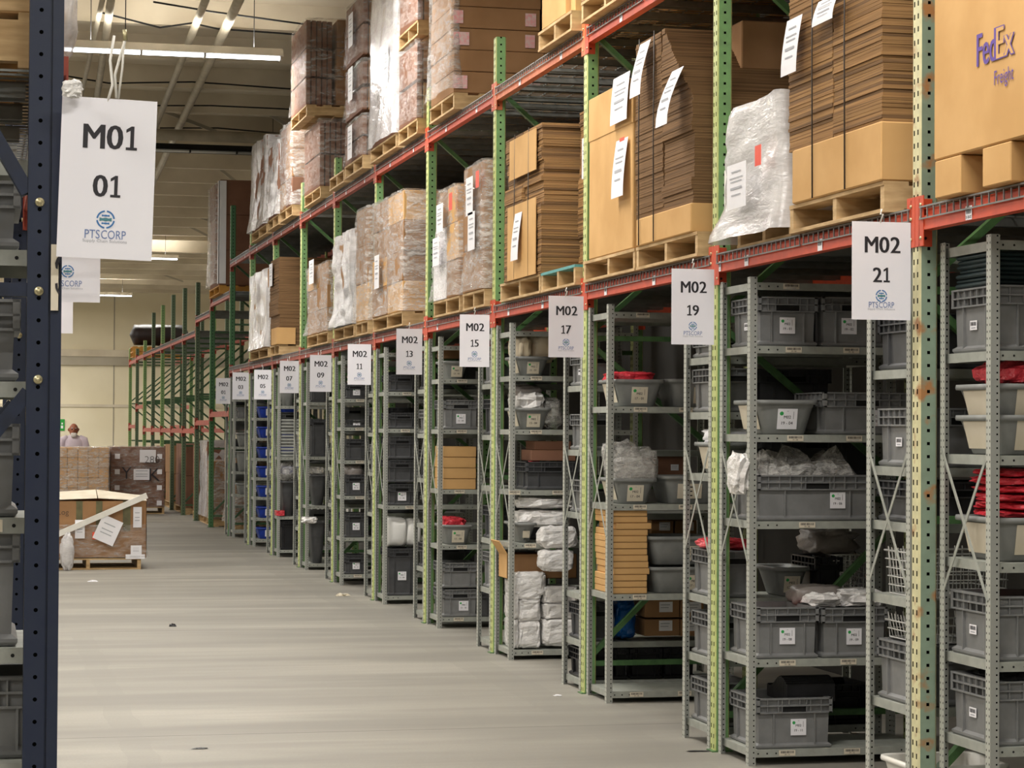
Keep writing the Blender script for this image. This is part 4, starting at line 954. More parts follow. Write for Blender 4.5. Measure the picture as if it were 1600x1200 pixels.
def wrapped(x0, y0, wd, L, z, h, label, film='film', nx=2, ny=2, nz=4, mats=('card2',), seed=1, gap=.004, amp=.018, skirt=.03, papers=(), taper=0.0, top=True, group='stretch-wrapped loads on pallets', step=0, base=PH):
    """stretch-wrapped cartons; z = pallet foot, film runs down over the pallet"""
    r = random.Random(seed); t = thing('wrapped_load', label, 'wrapped pallet load', (x0, y0, z), 0, group)
    zb = base+.004; hz = (h-zb)/nz
    for k in range(nz):
        tp = taper*max(0, (k+.5)/nz-.3)
        nyk = ny if not (step and k == nz-1) else ny
        for i in range(nx):
            for j in range(nyk):
                wx, wy = wd/nx, (L-tp*1.3)/nyk; jx, jy = r.uniform(-.008, .008), r.uniform(-.008, .008)
                if i not in (0, nx-1): continue
                b = MB(); b.rbox(i*wx+gap+jx, (i+1)*wx-gap+jx, tp*.3+j*wy+gap+jy, tp*.3+(j+1)*wy-gap+jy, zb+k*hz, zb+(k+1)*hz-gap, r.choice(mats), .004); b.build('carton', t)
    if film: film_mb(-.012, wd+.012, -.012, L+.012, .03 if film == 'filmw' and z < 2.6 and seed == 5 else base+.003, h+.008, film, seed, amp, skirt, top, taper=taper).build('stretch_wrap', t)
    for p in papers: paper(t, *p[:4], **(p[4] if len(p) > 4 else dict(lines=LN)))
    return t
def orange(t, y, z, x=-.03, s=.10):
    b = MB(); b.box(-s/2, s/2, -.001, 0, -s*.55, s*.55, 'orange'); return b.build('orange_sticker', t, (x, y, z), -PI/2)
def bay_of(y):
    for k in range(11):
        if yk(k-1) <= y <= yk(k)+.1: return 'between %s and %s' % (pname(k), pname(k-1))
    return 'on the far green racks'
# --- lower level, nearest first
y0 = 6.93
t = thing('shipping_carton', 'big tan carton with purple freight lettering beside the rusty M02-21 post', 'box', (3.52, y0, DL))
b = MB(); b.rbox(0, 1.05, 0, 8.04-y0, .145, 1.40, 'card', .006); b.build('box_body', t)
for yy in (0, .44, .86):
    for xx in (.0, .42, .84): b = MB(); b.rbox(xx, xx+.2, yy+.01, yy+.24, 0, .142, 'card', .004); b.build('pallet_foot', t)
pA, pB = atX(1520, 80, 3.5), atX(1577, 60, 3.5); pc = (pA+pB)/2; wl = abs(pA.y-pB.y)
b = MB(); b.text('Fed', -wl*.24, 0, .12, -.001, 'purple', .03, wl*.52); b.text('Ex', wl*.27, 0, .12, -.001, 'purple', .05, wl*.48); b.text('Ex', wl*.27, .004, .112, -.0014, 'card', .012, wl*.46)
b.text('Freight', wl*.24, -.088, .052, -.001, 'purple', 0, wl*.52); b.build('printed_lettering', t, (-.003, pc.y-y0, pc.z-.055-DL), -PI/2)
pallet(3.53, 8.56, 1.1, 1.09, DL, 'wooden pallet under the tall strapped cardboard bundle beside the M02-21 post')
t = bundle(3.53, 8.57, 1.1, 1.09, DL+PH+.001, 1.28, 'tall strapped bundle of flat cardboard in a tan tray beside the M02-21 post', tray=.24, straps=(.36, .74), seed=2, jit=.004)
for (pl, pr, yt, yb_) in ((1230, 1254, 22, 122), (1279, 1311, -12, 44)):
    A, C_ = atX(pl, yb_, 3.5), atX(pr, yt, 3.5); paper(t, (A.y+C_.y)/2-8.57, (A.z+C_.z)/2-DL-PH, abs(A.y-C_.y), C_.z-A.z, LN, curl=.03, x=-.03)
wrapped(3.53, 9.74, 1.0, .86, DL, .66, 'whitish shrink-wrapped load with a red sticker between the strapped bundle and the leaning bundle', 'filmw', 2, 2, 2, ('white', 'paper'), 5, amp=.035, skirt=.05, taper=.22)
tW = bpy.data.objects[[o.name for o in bpy.data.objects if o.name.startswith('wrapped_load')][-1]]
A = atX(1191, 243, 3.48); orange(tW, A.y-9.74, A.z-DL, -.07, .085)
A, C_ = atX(1140, 325, 3.47), atX(1178, 255, 3.47); paper(tW, (A.y+C_.y)/2-9.74, (A.z+C_.z)/2-DL, .27, .21, LN, x=-.085)
pallet(3.59, 9.79, .88, .76, DL+.0, 'wooden pallet wrapped in film under the whitish load near M02-19')
pallet(3.53, 11.0, 1.1, 1.1, DL, 'wooden pallet under the leaning cardboard bundle behind the M02-19 post')
t = bundle(3.53, 11.08, 1.15, 1.05, DL+PH+.001, 1.13, 'leaning bundle of flat brown cardboard with a slanted top behind the M02-19 post', tray=.15, straps=(.62, .9), seed=4, edge='edge3', jit=.012, taper=.5, strapm='strap')
for (pl, pr, yt, yb_, cu) in ((1000, 1012, 72, 145, .06), (1046, 1067, 107, 198, .09)):
    A, C_ = atX(pl, yb_, 3.5), atX(pr, yt, 3.5); paper(t, (A.y+C_.y)/2-11.08, (A.z+C_.z)/2-DL-PH, .2, .3, LN, curl=cu, x=-.02)
b = MB(); b.tube([(.62, -.02, 1.1), (.66, -.015, .9), (.68, -.012, .7)], .006, 'gstrap', 6); b.build('strap', t)
b = MB(); b.rbox(.33, 1.1, .2, .6, .88, 1.135, 'card2', .006); b.build('folded_carton', t)
pallet(3.53, 12.13, 1.1, 1.1, DL, 'wooden pallet under the tall tan carton beside the M02-17 post')
t = thing('tall_carton', 'tall plain tan carton with two taped papers beside the M02-17 post', 'box', (3.53, 12.17, DL+PH+.001))
b = MB(); b.rbox(0, 1.0, 0, .93, 0, .955, 'card', .006); b.build('box_body', t); b = MB(); b.rbox(-.004, 1.004, -.004, .935, .70, .957, 'card', .004); b.build('lid', t)
A, C_ = atX(952, 188, 3.5), atX(981, 120, 3.5); paper(t, (A.y+C_.y)/2-12.17, (A.z+C_.z)/2-DL-PH, .34, .27, LN, curl=.02, x=-.01)
A, C_ = atX(956, 305, 3.5), atX(978, 220, 3.5); paper(t, (A.y+C_.y)/2-12.17, (A.z+C_.z)/2-DL-PH, .24, .33, LN, curl=.03, x=-.01)
b = MB(); b.box(-.05, .05, -.001, 0, -.035, .035, 'orange'); b.build('red_tape', t, (-.012, (A.y+C_.y)/2-12.17, C_.z-DL-PH-.0), -PI/2)
pallet(3.53, 13.43, 1.1, .86, DL, 'wooden pallet with a teal front board behind the M02-17 post', edge='teal')
t = bundle(3.76, 13.46, .9, .74, DL+PH+.001, 1.04, 'cardboard bundle set back on the pallet with the teal board behind the M02-17 post', seed=6, edge='edge2', jit=.008, cols=1)
paper(t, .52, .72, .16, .26, LN, x=-.02)
pallet(3.53, 14.32, 1.1, 1.16, DL, 'wooden pallet under the cardboard bundle with two tan panels before the M02-15 post')
t = bundle(3.53, 14.26, 1.1, 1.03, DL+PH+.001, .975, 'cardboard bundle with two tan front panels before the M02-15 post', seed=7, jit=.014, straps=(.3, .7), edge='edge')
for (z0_, h_, y_, w_) in ((.68, .27, .3, .75), (.0, .5, .3, .8)): b = MB(); b.box(-.022, -.016, y_-.2, y_+w_-.2, z0_, z0_+h_, 'card'); b.build('cardboard_panel', t)
A = atX(809, 370, 3.5); paper(t, A.y-14.26, A.z-DL-PH, .2, .32, LN, x=-.025, curl=.03)
def WL(y, L, h, lab, seed, film='film', x=3.53, wd=1.1, z=DL, pl=True, **kw):
    t = wrapped(x, y, wd, L, z, h, lab, film, seed=seed, **kw)
    if pl: pallet(x, y-.01, wd, L+.02, z, 'pallet under the '+lab.split(',')[0].replace(' film-wrapped', '').replace(' at the far end of the lower level', ' at the end').replace(' with papers', '').replace(' high under the roof', '').replace(' at the far end of the upper level', ' at the far end')+(', upper level' if z > 3 else ''))
    return t
t = WL(15.99, .74, 1.06, 'grey film-wrapped load of three tiers with a red sticker, close behind the M02-15 post', 8, nz=3, nx=2, ny=1, mats=('card2', 'card3', 'paper'), amp=.03)
A = atX(747, 280, 3.49); orange(t, A.y-15.99, A.z-DL, -.045, .11)
for pl, pr, yt, yb_ in ((729, 742, 275, 338), (732, 745, 337, 385)): A, C_ = atX(pl, yb_, 3.5), atX(pr, yt, 3.5); paper(t, (A.y+C_.y)/2-15.99, (A.z+C_.z)/2-DL, .24, .28, LN, x=-.04)
t = WL(16.86, 1.0, .98, 'film-wrapped load narrowing to the top with a red sticker, next to the M02-13 post', 9, nz=3, nx=2, ny=2, mats=('card2', 'paper', 'card'), amp=.035, taper=.35)
A = atX(704, 315, 3.47); orange(t, A.y-16.86, A.z-DL, -.06, .12)
for pl, pr, yt, yb_ in ((684, 698, 330, 352), (680, 690, 372, 415)): A, C_ = atX(pl, yb_, 3.5), atX(pr, yt, 3.5); paper(t, (A.y+C_.y)/2-16.86, (A.z+C_.z)/2-DL, .26, .22, LN, x=-.05)
t = WL(19.25, 1.5, 1.17, 'broad film-wrapped load of brown cartons between the M02-13 and M02-11 posts', 10, nz=4, nx=2, ny=2, mats=('card2', 'card2', 'card'), amp=.035, wd=1.2)
A = atX(592, 425, 3.5); paper(t, A.y-19.25, A.z-DL, .24, .3, LN, x=-.05)
t = WL(21.04, .68, 1.2, 'tall film-wrapped load just beyond the M02-11 post', 11, nz=3, nx=2, ny=1, mats=('card2', 'card'), amp=.03)
t = WL(21.85, 1.25, 1.05, 'load shrouded in whitish film near the M02-09 post', 12, 'filmw', nz=3, mats=('card2', 'black'), amp=.05)
t = WL(23.55, 1.5, .86, 'low film-wrapped load beyond the M02-09 post with a white paper', 13, nz=3, mats=('card2', 'card'), amp=.03)
A = atX(488, 425, 3.5); paper(t, A.y-23.55, A.z-DL, .35, .26, LN, x=-.04)
pallet(3.53, 27.5, 1.1, .88, DL, 'wooden pallet under the brown cardboard bundle near the M02-05 post')
t = bundle(3.53, 27.5, 1.25, .88, DL+PH+.001, 1.06, 'brown cardboard bundle with a white paper near the M02-05 post', seed=15, edge='edge3', cols=1, th=.02, tray=.0)
A = atX(423, 430, 3.5); paper(t, A.y-27.5, A.z-DL-PH, .3, .28, LN, x=-.03)
b = MB(); b.box(-.03, .2, -.02, .5, .0, .2, 'card'); b.build('cardboard_panel', t)
t = WL(28.6, 1.9, 1.12, 'film-wrapped load at the far end of the lower level near the M02-03 post', 16, 'filmw', nz=4, mats=('card2',), amp=.03)
# --- upper level
def UP(y, L, lab, **kw): return pallet(kw.pop('x', 3.5), y, kw.pop('wd', 1.1), L, DU, lab, **kw)
nmU = ['first', 'second', 'third', 'fourth', 'fifth', 'sixth']
for i, (y, L) in enumerate(((5.9, 1.0), (7.1, 1.05), (8.45, 1.1), (9.65, 1.05), (10.95, 1.05), (12.15, 1.05))):
    UP(y, L, 'wooden pallet on the upper rack level, %s from the near end' % nmU[i])
    carton(3.5, y, DU+PH+.001, 1.1, L, 1.0, 'card2' if i % 2 else 'card', 'large carton on the upper rack level, %s from the near end, mostly above the picture' % nmU[i])
pp = atX(935, 6, 3.5)
UP(13.43, .85, 'pale wooden pallet under two tan cartons on the upper level beyond the M02-17 post')
A, B_, C_ = atX(847, 20, 3.5).y, atX(884, 20, 3.5).y, 13.45
carton(3.5, B_+.01, DU+PH+.001, 1.05, A-B_-.01, .62, 'card', 'tan carton on the upper level beyond the M02-17 post, farther of two'); carton(3.53, C_, DU+PH+.001, 1.0, B_-C_-.01, .60, 'card', 'tan carton on the upper level beyond the M02-17 post, nearer of two')
# cartons with pink tape
UP(16.97, .95, 'wooden pallet under the tall stack of cartons with pink tape, upper level')
t = thing('wrapped_load', 'tall stack of long brown cartons with pink tape, upper level behind M02-15', 'wrapped pallet load', (3.5, 16.98, DU), 0, 'stretch-wrapped loads on pallets')
r = random.Random(5)
for i in range(9):
    z_ = PH+.004+i*.166; dx = r.uniform(-.012, .012)
    b = MB(); b.rbox(dx, .68+dx+r.choice((0, 0, .03)), .004+r.uniform(0, .012), .90, z_, z_+.162, 'card2', .004); b.rbox(.72, 1.3, .02, .9, z_, z_+.162, 'card2', .004); b.build('carton', t)
    if i in (0, 2, 3, 6, 7, 8): 
        for xx in (-.004, .56): 
            b = MB(); w_ = r.uniform(.07, .13); b.box(xx, xx+w_, -.0045, -.0005, z_+.03, z_+.13, 'tape'); b.build('pink_tape', t)
film_mb(-.02, .05, -.006, .93, PH+.03, 1.62, 'film', 17, .03, .03, False).build('stretch_wrap', t)
# two-tier bundles wrapped in film
def tier(x, y, wd, L, z, h, lab, seed, edge='edge', film='filmt', pl=True, vertical=True, papers=(), m='card2'):
    t = thing('wrapped_load', lab, 'wrapped pallet load', (x, y, z), 0, 'stretch-wrapped loads on pallets'); r = random.Random(seed)
    b = MB(); n = int(wd/.055)
    rows = 1 if h < .45 else 2; PB_ = PH if pl else 0
    for q in range(rows):
        za = PB_+.006*(1 if pl or q else 0)+q*(h-PB_)/rows; zc = PB_+(q+1)*(h-PB_)/rows-.012
        for i in range(n):
            if r.random() < .08: continue
            b.box(wd*i/n+.004, wd*(i+1)/n-.008, .01+r.uniform(0, .03), L-.01, za, zc-r.uniform(0, .02), m if i % 3 else 'card3')
    b.build('upright_boards', t)
    if film: film_mb(-.012, wd+.012, -.012, L+.012, PB_+.004, h+.006, film, seed, .025, .02).build('stretch_wrap', t)
    for p in papers: paper(t, *p, lines=LN, x=-.04)
    if pl: pallet(x, y-.01, wd, L+.02, z, 'pallet under the '+lab.split(',')[0].replace(' film-wrapped', '').replace(' at the far end of the lower level', ' at the end').replace(' with papers', '').replace(' high under the roof', '').replace(' at the far end of the upper level', ' at the far end')+(', upper level' if z > 3 else ''))
    return t
A4 = 18.47
tier(3.5, A4, 1.0, .85, DU, .78, 'lower tier:  upright boards in film beyond the M02-13 post, upper level', 21)
tier(3.5, A4, 1.0, .85, DU+.815, .85, 'upper tier of upright boards in film beyond the M02-13 post, upper level', 22)
tier(3.5, 19.45, 1.0, 1.32, DU, 1.75, 'tall board stack veiled in silvery film near the M02-11 post, upper level', 23, film='filmw', papers=((.3, .75, .2, .35),))
for q, (h_, s_) in enumerate(((.52, 0), (.48, .56), (.60, 1.08))):
    tier(3.48, 21.1, 1.0, 1.05, DU+s_, h_, '%s of three film-wrapped tiers with papers between the M02-11 and M02-09 posts, upper level' % ('lowest', 'middle', 'topmost')[q], 24+q, pl=(q == 0), papers=((.5, .3, .26, .32),))
UP(22.35, .95, 'empty wooden pallet on the upper level just before the M02-09 post')
def ctier(x, y, wd, L, z, h, lab, seed, nz):
    t = thing('wrapped_load', lab, 'wrapped pallet load', (x, y, z), 0, 'stretch-wrapped loads on pallets'); r = random.Random(seed)
    hz = (h-PH)/nz
    for k in range(nz):
        b = MB(); z_ = PH+.004+k*hz; b.rbox(.33+r.uniform(-.01, .01), wd, 0, L, z_, z_+hz-.008, 'card2', .005); b.build('carton', t)
        b = MB()
        for i in range(5): b.box(.0+.06*i, .045+.06*i, .03+.05*i*.3, L, z_, z_+hz-.02, 'card3')
        b.build('upright_boards', t)
    film_mb(-.015, .42, -.015, L+.015, PH+.004, h+.006, 'filmt', seed, .025, .02).build('stretch_wrap', t)
    pallet(x, y-.01, wd, L+.02, z, 'pallet under the '+lab.split(',')[0].replace(' film-wrapped', '').replace(' at the far end of the lower level', ' at the end').replace(' with papers', '').replace(' high under the roof', '').replace(' at the far end of the upper level', ' at the far end')+(', upper level' if z > 3 else ''), 'wood'); return t
ctier(3.50, 23.95, 1.0, 1.2, DU, .84, 'lower tier:  film-wrapped cartons beyond the M02-09 post, upper level', 31, 2)
ctier(3.36, 24.05, 1.0, 1.2, DU+.875, 1.05, 'upper tier of film-wrapped cartons high under the roof beyond the M02-09 post', 32, 3)
WL(26.04, 1.1, 1.1, 'brown load in loose film beyond the M02-07 post, upper level', 33, x=3.48, z=DU, nz=3, amp=.05, mats=('card2', 'card3'))
WL(27.27, 1.03, 1.02, 'load in loose whitish film before the M02-05 post, upper level', 34, 'filmw', x=3.48, z=DU, nz=3, amp=.05, mats=('card3',))
WL(28.6, 1.6, 1.25, 'load in diagonal grey film at the far end of the upper level', 35, 'filmw', x=3.5, z=DU, nz=3, amp=.04, mats=('card3',))
# ------------------------------------------------------------------ hanging signs
def emblem(b, cx, cz, r, y):
    n = 10
    for q in range(4):
        a0, a1 = PI/2*q+.12+PI/4*0, PI/2*(q+1)-.12
        for i in range(n):
            t0, t1 = a0+(a1-a0)*i/n, a0+(a1-a0)*(i+1)/n
            b.quad([(cx+r*math.cos(t0), y, cz+r*math.sin(t0)), (cx+r*math.cos(t1), y, cz+r*math.sin(t1)), (cx+r*.82*math.cos(t1), y, cz+r*.82*math.sin(t1)), (cx+r*.82*math.cos(t0), y, cz+r*.82*math.sin(t0))], 'logo')
    for zz, hw, hh, m in ((.42, .42, .11, 'logo'), (0, .66, .2, 'logo2'), (-.42, .42, .11, 'logo')):
        pts = []
        for i in range(13): u = -1+2*i/12; pts.append((u, 1-.35*math.sin(u*PI)**2))
        vs = [(cx+u*hw*r, y, cz+(zz+hh*k)*r) for u, k in pts]+[(cx+u*hw*r, y, cz+(zz-hh*k)*r) for u, k in reversed(pts)]
        b.add(vs, [tuple(range(len(vs)))], m)
def sign(l1, l2, pl, yt, pr, yb_, Y, label, tie=.12, rz=0.0, tilt=0.0):
    A, C_ = atY(pl, yb_, Y), atY(pr, yt, Y); wd, h = C_.x-A.x, C_.z-A.z
    t = thing('aisle_sign', label, 'sign', ((A.x+C_.x)/2, Y, C_.z), rz, 'hanging aisle signs'); t.rotation_euler[1] = tilt
    b = MB(); b.box(-wd/2, wd/2, 0, .002, -h, 0, 'sign'); b.build('sign_board', t)
    W = .215; k = wd/W
    b = MB(); y = -.0008
    b.letters(l1, .004*k, -h*.315, .055*k, y, 'ink', .035); b.build('aisle_number', t); b = MB(); b.letters(l2, 0, -h*.615, .050*k, y, 'ink', .035); b.build('bay_number', t)
    b = MB(); emblem(b, 0, -h*.755, .021*k, y); b.text('PTS', -.029*k, -h*.875, .020*k, y, 'lettering', .004, .034*k); b.text('CORP', .019*k, -h*.875, .020*k, y, 'lettering', 0, .056*k)
    b.text('Supply Chain Solutions', 0, -h*.898, .0065*k, y, 'grayink', 0, .10*k); b.build('logo', t)
    b = MB(); b.tube([(-.006, .004, -.01), (.004, -.004, .03), (-.003, .003, tie*.6), (.004, .008, tie)], .0035, 'white', 6); b.build('cable_tie', t)
    return t
SG = {0: (1331, 348, 1423, 499), 1: (1049, 421, 1116, 538), 2: (857, 463, 912, 558), 3: (718, 492, 765, 573), 4: (619, 514, 660, 585), 5: (543, 538, 580, 601), 6: (484, 555, 518, 612), 7: (437, 564, 467, 614), 8: (397, 578, 424, 624), 9: (363, 582, 389, 624), 10: (337, 591, 361, 631)}
for k, (pl, yt, pr, yb_) in SG.items():
    sign('M02', '%02d' % signno(k), pl, yt, pr, yb_, yk(k)-(.04 if k else .03), 'white hanging sign reading M02-%02d under the red beam of the loaded racks' % signno(k), .05, 0.0)

# ------------------------------------------------------------------ near row with the dark blue frame
MT['navyp'] = holes_mat('navy_perforated', '#162139', '#121b30', pitch=.0488, cols=.03, hw=0, hh=0, sq=.0046, off=-.012, wear=.04, rnd=True)
LX = atY(68, 600, 5.1).x; LY = 5.1
LY0 = {0: 5.1, 1: 7.615, 2: 10.13}
def navy_post():
    b = MB(); b.box(-.037, .008, -.001, .075, 0, 4.4, 'navyp'); b.box(.008, .013, .006, .075, 0, 4.4, 'navyp'); b.box(.013, .037, .001, .075, 0, 4.4, 'navyp'); return b
for i in range(3):
    t = thing('rack_upright', 'dark blue rack upright '+('in front of the hanging M01-01 sign', 'carrying the M01-02 sign', 'carrying the third hanging sign of the blue row')[i], 'rack upright', (LX, LY0[i], 0), 0)
    me = cached('navy', navy_post, 'post'); po = put('post', me, t); put('post', me, t, (-1.05, 0, 0))
    P = lambda px, py: (atY(px, py, LY0[0]).x-LX, .03, atY(px, py, LY0[0]).z)
    for (p, q) in (((44, 300), (-60, 120)), ((44, 612), (-100, 790)), ((44, 452), (-300, 452))):
        A, C_ = Vector(P(*p)), Vector(P(*q))
        if abs(A.z-C_.z) > .01: s_ = (-1.0-A.x)/(C_.x-A.x); C_ = A+(C_-A)*s_
        else: C_.x = -1.03
        C_.z = max(.1, C_.z)
        b = MB(); b.bar(A, C_, .03, .052, 'navy', (0, 1, 0)); b.build('brace', t)
    for py in (316, 455, 593):
        z = P(59, py)[2]; b = MB(); b.tube([(-.012, -.009, z), (-.012, 0, z)], [.0095, .0105], 'bolt', 14); b.tube([(-.012, -.013, z), (-.012, -.009, z)], [.0045, .006], 'bolt', 6); b.build('bolt', po)
    b = MB(); b.box(-.06, .06, -.02, .1, 0, .006, 'navy'); b.build('foot_plate', po)
for i in (0, 1):
    for z, n in ((2.30, 'lower'), (3.9, 'upper')):
        for xx, s in ((LX+.0, 'aisle side'), (LX-1.07, 'back')):
            t = beam(xx, LY0[i]+.076, LY0[i+1], z, 'beam3', 'dusty red %s load beam on the %s of the dark blue row, %s bay' % (n, s, ('near', 'second')[i]))
            t.scale.x = 1
def ldeck(y0, z, lab):
    t = thing('wire_deck', lab, 'wire deck', (LX-.02, y0, z), PI, 'decks of the dark blue row'); put('wire_mesh', cached('deck', deck_mb, 'wire_mesh'), t)
    for yy in (.2, .6, .99): put('support_channel', cached('chan', chan_mb, 'support_channel'), t, (0, yy, 0))
for i in (0, 1):
    for j in (0, 1): ldeck(LY0[i]+.09+1.2*j+1.19, 2.39, 'galvanised wire deck of the dark blue row, %s bay, %s half' % (('near', 'second')[i], ('near', 'far')[j]))
pallet(LX-1.05, 5.22, 1.08, 1.0, 2.402, 'wooden pallet on the dark blue row above the totes')
A = atY(20, 82, 5.24); C_ = atY(42, 30, 5.24)
zt = max(A.z, 2.53)
b = MB(); b.rbox(0, 1.02, 0, .9, 0, .075, 'wood', .005); t = tag(put('wooden_box', None, None, (LX-1.03, 5.24, 2.402+PH+.002)), 'brown wooden box on the pallet of the dark blue row, under a clear film bag', 'box'); put('box_body', b.mesh('box_body'), t)
soft(blob_mb(1.0, .85, .22, 'filmc', 5, .2, .5), 'clear_plastic_bag', 'clear plastic bag lying on the wooden box of the dark blue row', 'bag', LX-.55, 5.7, 2.402+PH+.08)
A = atY(106, 35, 5.4); b = blob_mb(.055, .2, .16, 'filmw', 9, .4, .8, 12, 2, False); soft(b, 'film_scrap', 'torn white film hanging beside the dark blue upright at the top of the picture', 'film', A.x-.005, 5.45, A.z-.07)
A = atY(112, 140, 5.03); soft(blob_mb(.045, .03, .04, 'bag', 12, .4, .8, 10, 3, False), 'knotted_plastic', 'knotted white plastic strip tied at the top edge of the M01-01 sign', 'plastic strip', A.x, 5.02, A.z-.02)
lz = [atY(20, y, 5.26).z for y in (390, 596, 809, 1012, 1193)]
t = unit(-5, True, [2.2]+lz[:4]+[max(.07, lz[4])], x=atY(84, 1130, 5.28).x-UW+.002, ylo=5.26, label='grey steel shelving unit full of totes standing behind the near dark blue upright')
def LT(px, yt, s, wd, h, lab, x1=None, **kw):
    Y = 5.275 if s < 4 else 5.325; xr = atY(px, yt, Y).x if x1 is None else x1
    return bin_('tote', xr-wd, Y, lz[s]+.002, wd, .40 if s < 4 else .31, h, kw.pop('m', 'tote'), 'grey tote behind the near dark blue upright, '+lab, **kw)
for s, yt, px, lab in ((0, 285, 34, 'on the shelf at sign height'), (1, 470, 33, 'below the blue crossbar'), (2, 664, 32, 'on the cream-labelled shelf'), (3, 832, 32, 'below the cream-labelled shelf'), (4, 1064, 89, 'on the lowest visible shelf')):
    h = min(.29, atY(20, yt, 5.275).z-lz[s])
    LT(px, yt, s, .385, h, lab); LT(0, yt, s, .385, h, lab+', inner one', x1=atY(px, yt, 5.275).x-.39)
un = [o for o in bpy.data.objects if o.get('label', '').startswith('grey steel shelving unit full')][0]
b = MB(); b.box(-.16, .14, -.0015, 0, -.014, .014, 'cream'); b.build('shelf_label', un, (.20, -UD/2-.001, lz[2]-.018))
# number plate on the blue post
A, C_ = atY(79, 485, 5.092), atY(93.3, 382, 5.092)
t = thing('number_plate', 'cream plate with a bold black digit bent around the dark blue upright', 'plate', (A.x, 5.092, A.z))
wd, h = C_.x-A.x, C_.z-A.z; b = MB(); b.box(0, wd, 0, .003, 0, h, 'cream'); b.box(wd-.002, wd, 0, .07, 0, h, 'cream'); b.build('plate', t)
b = MB()
for pts in (((93.3, 399), (89, 403), (86, 411), (87, 419), (90, 420.5), (91, 414), (93.3, 409)), ((93.3, 427), (92, 430), (92, 434), (93.3, 437)), ((86, 443), (90, 442), (90.5, 450), (93.3, 456), (93.3, 462), (89, 456), (86.5, 450))):
    b.add([(atY(x_, y_, 5.0905).x-A.x, -.0012, atY(x_, y_, 5.0905).z-A.z) for x_, y_ in pts], [tuple(range(len(pts)))], 'ink')
b.build('digit', t)
sign('M01', '01', 95, 157, 246, 403, 5.05, 'large white hanging sign reading M01-01 beside the dark blue upright', .14, 0.0, .028)
sign('M01', '02', 54, 278, 158, 471, 7.56, 'white hanging sign reading M01-02 half hidden behind the M01-01 sign', .08)
sign('M01', '03', 36, 377, 115, 520, 10.08, 'white hanging sign, only a strip showing below the M01-02 sign', .08)
A = atY(182, 157, 5.05); T_ = atY(196, 55, 5.05)
t = thing('hanging_wire', 'thin dark wire with a hook above the M01-01 sign', 'wire', (T_.x, 5.05, T_.z)); b = MB(); b.tube([(0, 0, 0), (0, 0, ZC-T_.z-.01)], .0012, 'dark', 5); b.build('wire', t)
b = MB(); b.tube([(0, 0, -.012), (-.002, 0, .012)], .005, 'bolt', 8); b.build('hook', t)
b = MB(); b.tube([(A.x-T_.x, 0, A.z-T_.z+.005), (A.x-T_.x-.004, 0, (A.z-T_.z)*.62), (A.x-T_.x+.008, .004, (A.z-T_.z)*.3), (0, 0, -.01)], .0035, 'white', 6); b.build('cable_tie', t)
b = MB(); b.tube([(A.x-T_.x+.004, .003, A.z-T_.z+.005), (-.006, .003, (A.z-T_.z)*.5), (-.002, .003, -.008)], .003, 'white', 6); b.build('cable_tie', t)

# ------------------------------------------------------------------ far green racks
Z2 = [36.36+2.515*j for j in range(0, 9)]
for j, y in enumerate(Z2):
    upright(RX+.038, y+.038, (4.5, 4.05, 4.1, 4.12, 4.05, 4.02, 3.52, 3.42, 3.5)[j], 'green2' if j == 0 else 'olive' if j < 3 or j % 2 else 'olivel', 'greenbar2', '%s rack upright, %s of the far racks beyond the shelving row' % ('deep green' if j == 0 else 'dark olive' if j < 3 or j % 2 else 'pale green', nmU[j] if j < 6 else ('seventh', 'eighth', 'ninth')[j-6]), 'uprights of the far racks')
ys2 = [yk(10)]+Z2
bz = [(3.50, 1.75), (3.36, 1.62), (3.14, 1.48), (3.14, 1.48), (3.14, 1.48), (3.14, 1.48), (3.14, 1.48), (3.14, 2.0), (3.1, 1.55)]
for j in range(9):
    for z, n in zip(bz[j], ('upper', 'lower')):
        for xx, s, fl in ((RX, 'aisle side', False), (RX+1.106, 'back', True)):
            beam(xx, ys2[j]+.076, ys2[j+1], z, 'beam3', 'dusty red %s beam, %s, bay %s of the far racks' % (n, s, ('one', 'two', 'three', 'four', 'five', 'six', 'seven', 'eight', 'nine')[j]), (), None, fl)
    if j < 7:
        t = thing('wire_deck', 'grey deck on the upper beams, bay %s of the far racks' % ('one', 'two', 'three', 'four', 'five', 'six', 'seven')[j], 'wire deck', (RX+.004, ys2[j]+.09, bz[j][0]+.09), 0, 'decks of the far racks')
        me = cached('deck', deck_mb, 'wire_mesh')
        for q in (0, 1.2): put('wire_mesh', me, t, (0, q, 0)); 
        for q in (.2, .7, 1.3, 1.9): put('support_channel', cached('chan', chan_mb, 'support_channel'), t, (0, q, 0))
zt = 3.50+.105
pallet(3.50, 34.35, 1.1, 1.5, zt, 'orange-brown pallet under the tall maroon load at the start of the far racks', 'wood2')
t = wrapped(3.5, 34.36, 1.1, 1.48, zt, 1.72, 'tall reddish brown load with a white corner strip at the start of the far racks', None, 2, 2, 3, ('card3',), 41)
b = MB(); b.box(-.015, .10, -.015, -.005, .15, 1.7, 'paper'); b.box(-.015, -.005, -.015, .12, .15, 1.7, 'paper'); b.build('white_corner_strip', t)
film_mb(-.03, .02, .3, 1.52, PH+.03, 1.7, 'film', 42, .03, .03, False).build('stretch_wrap', t)
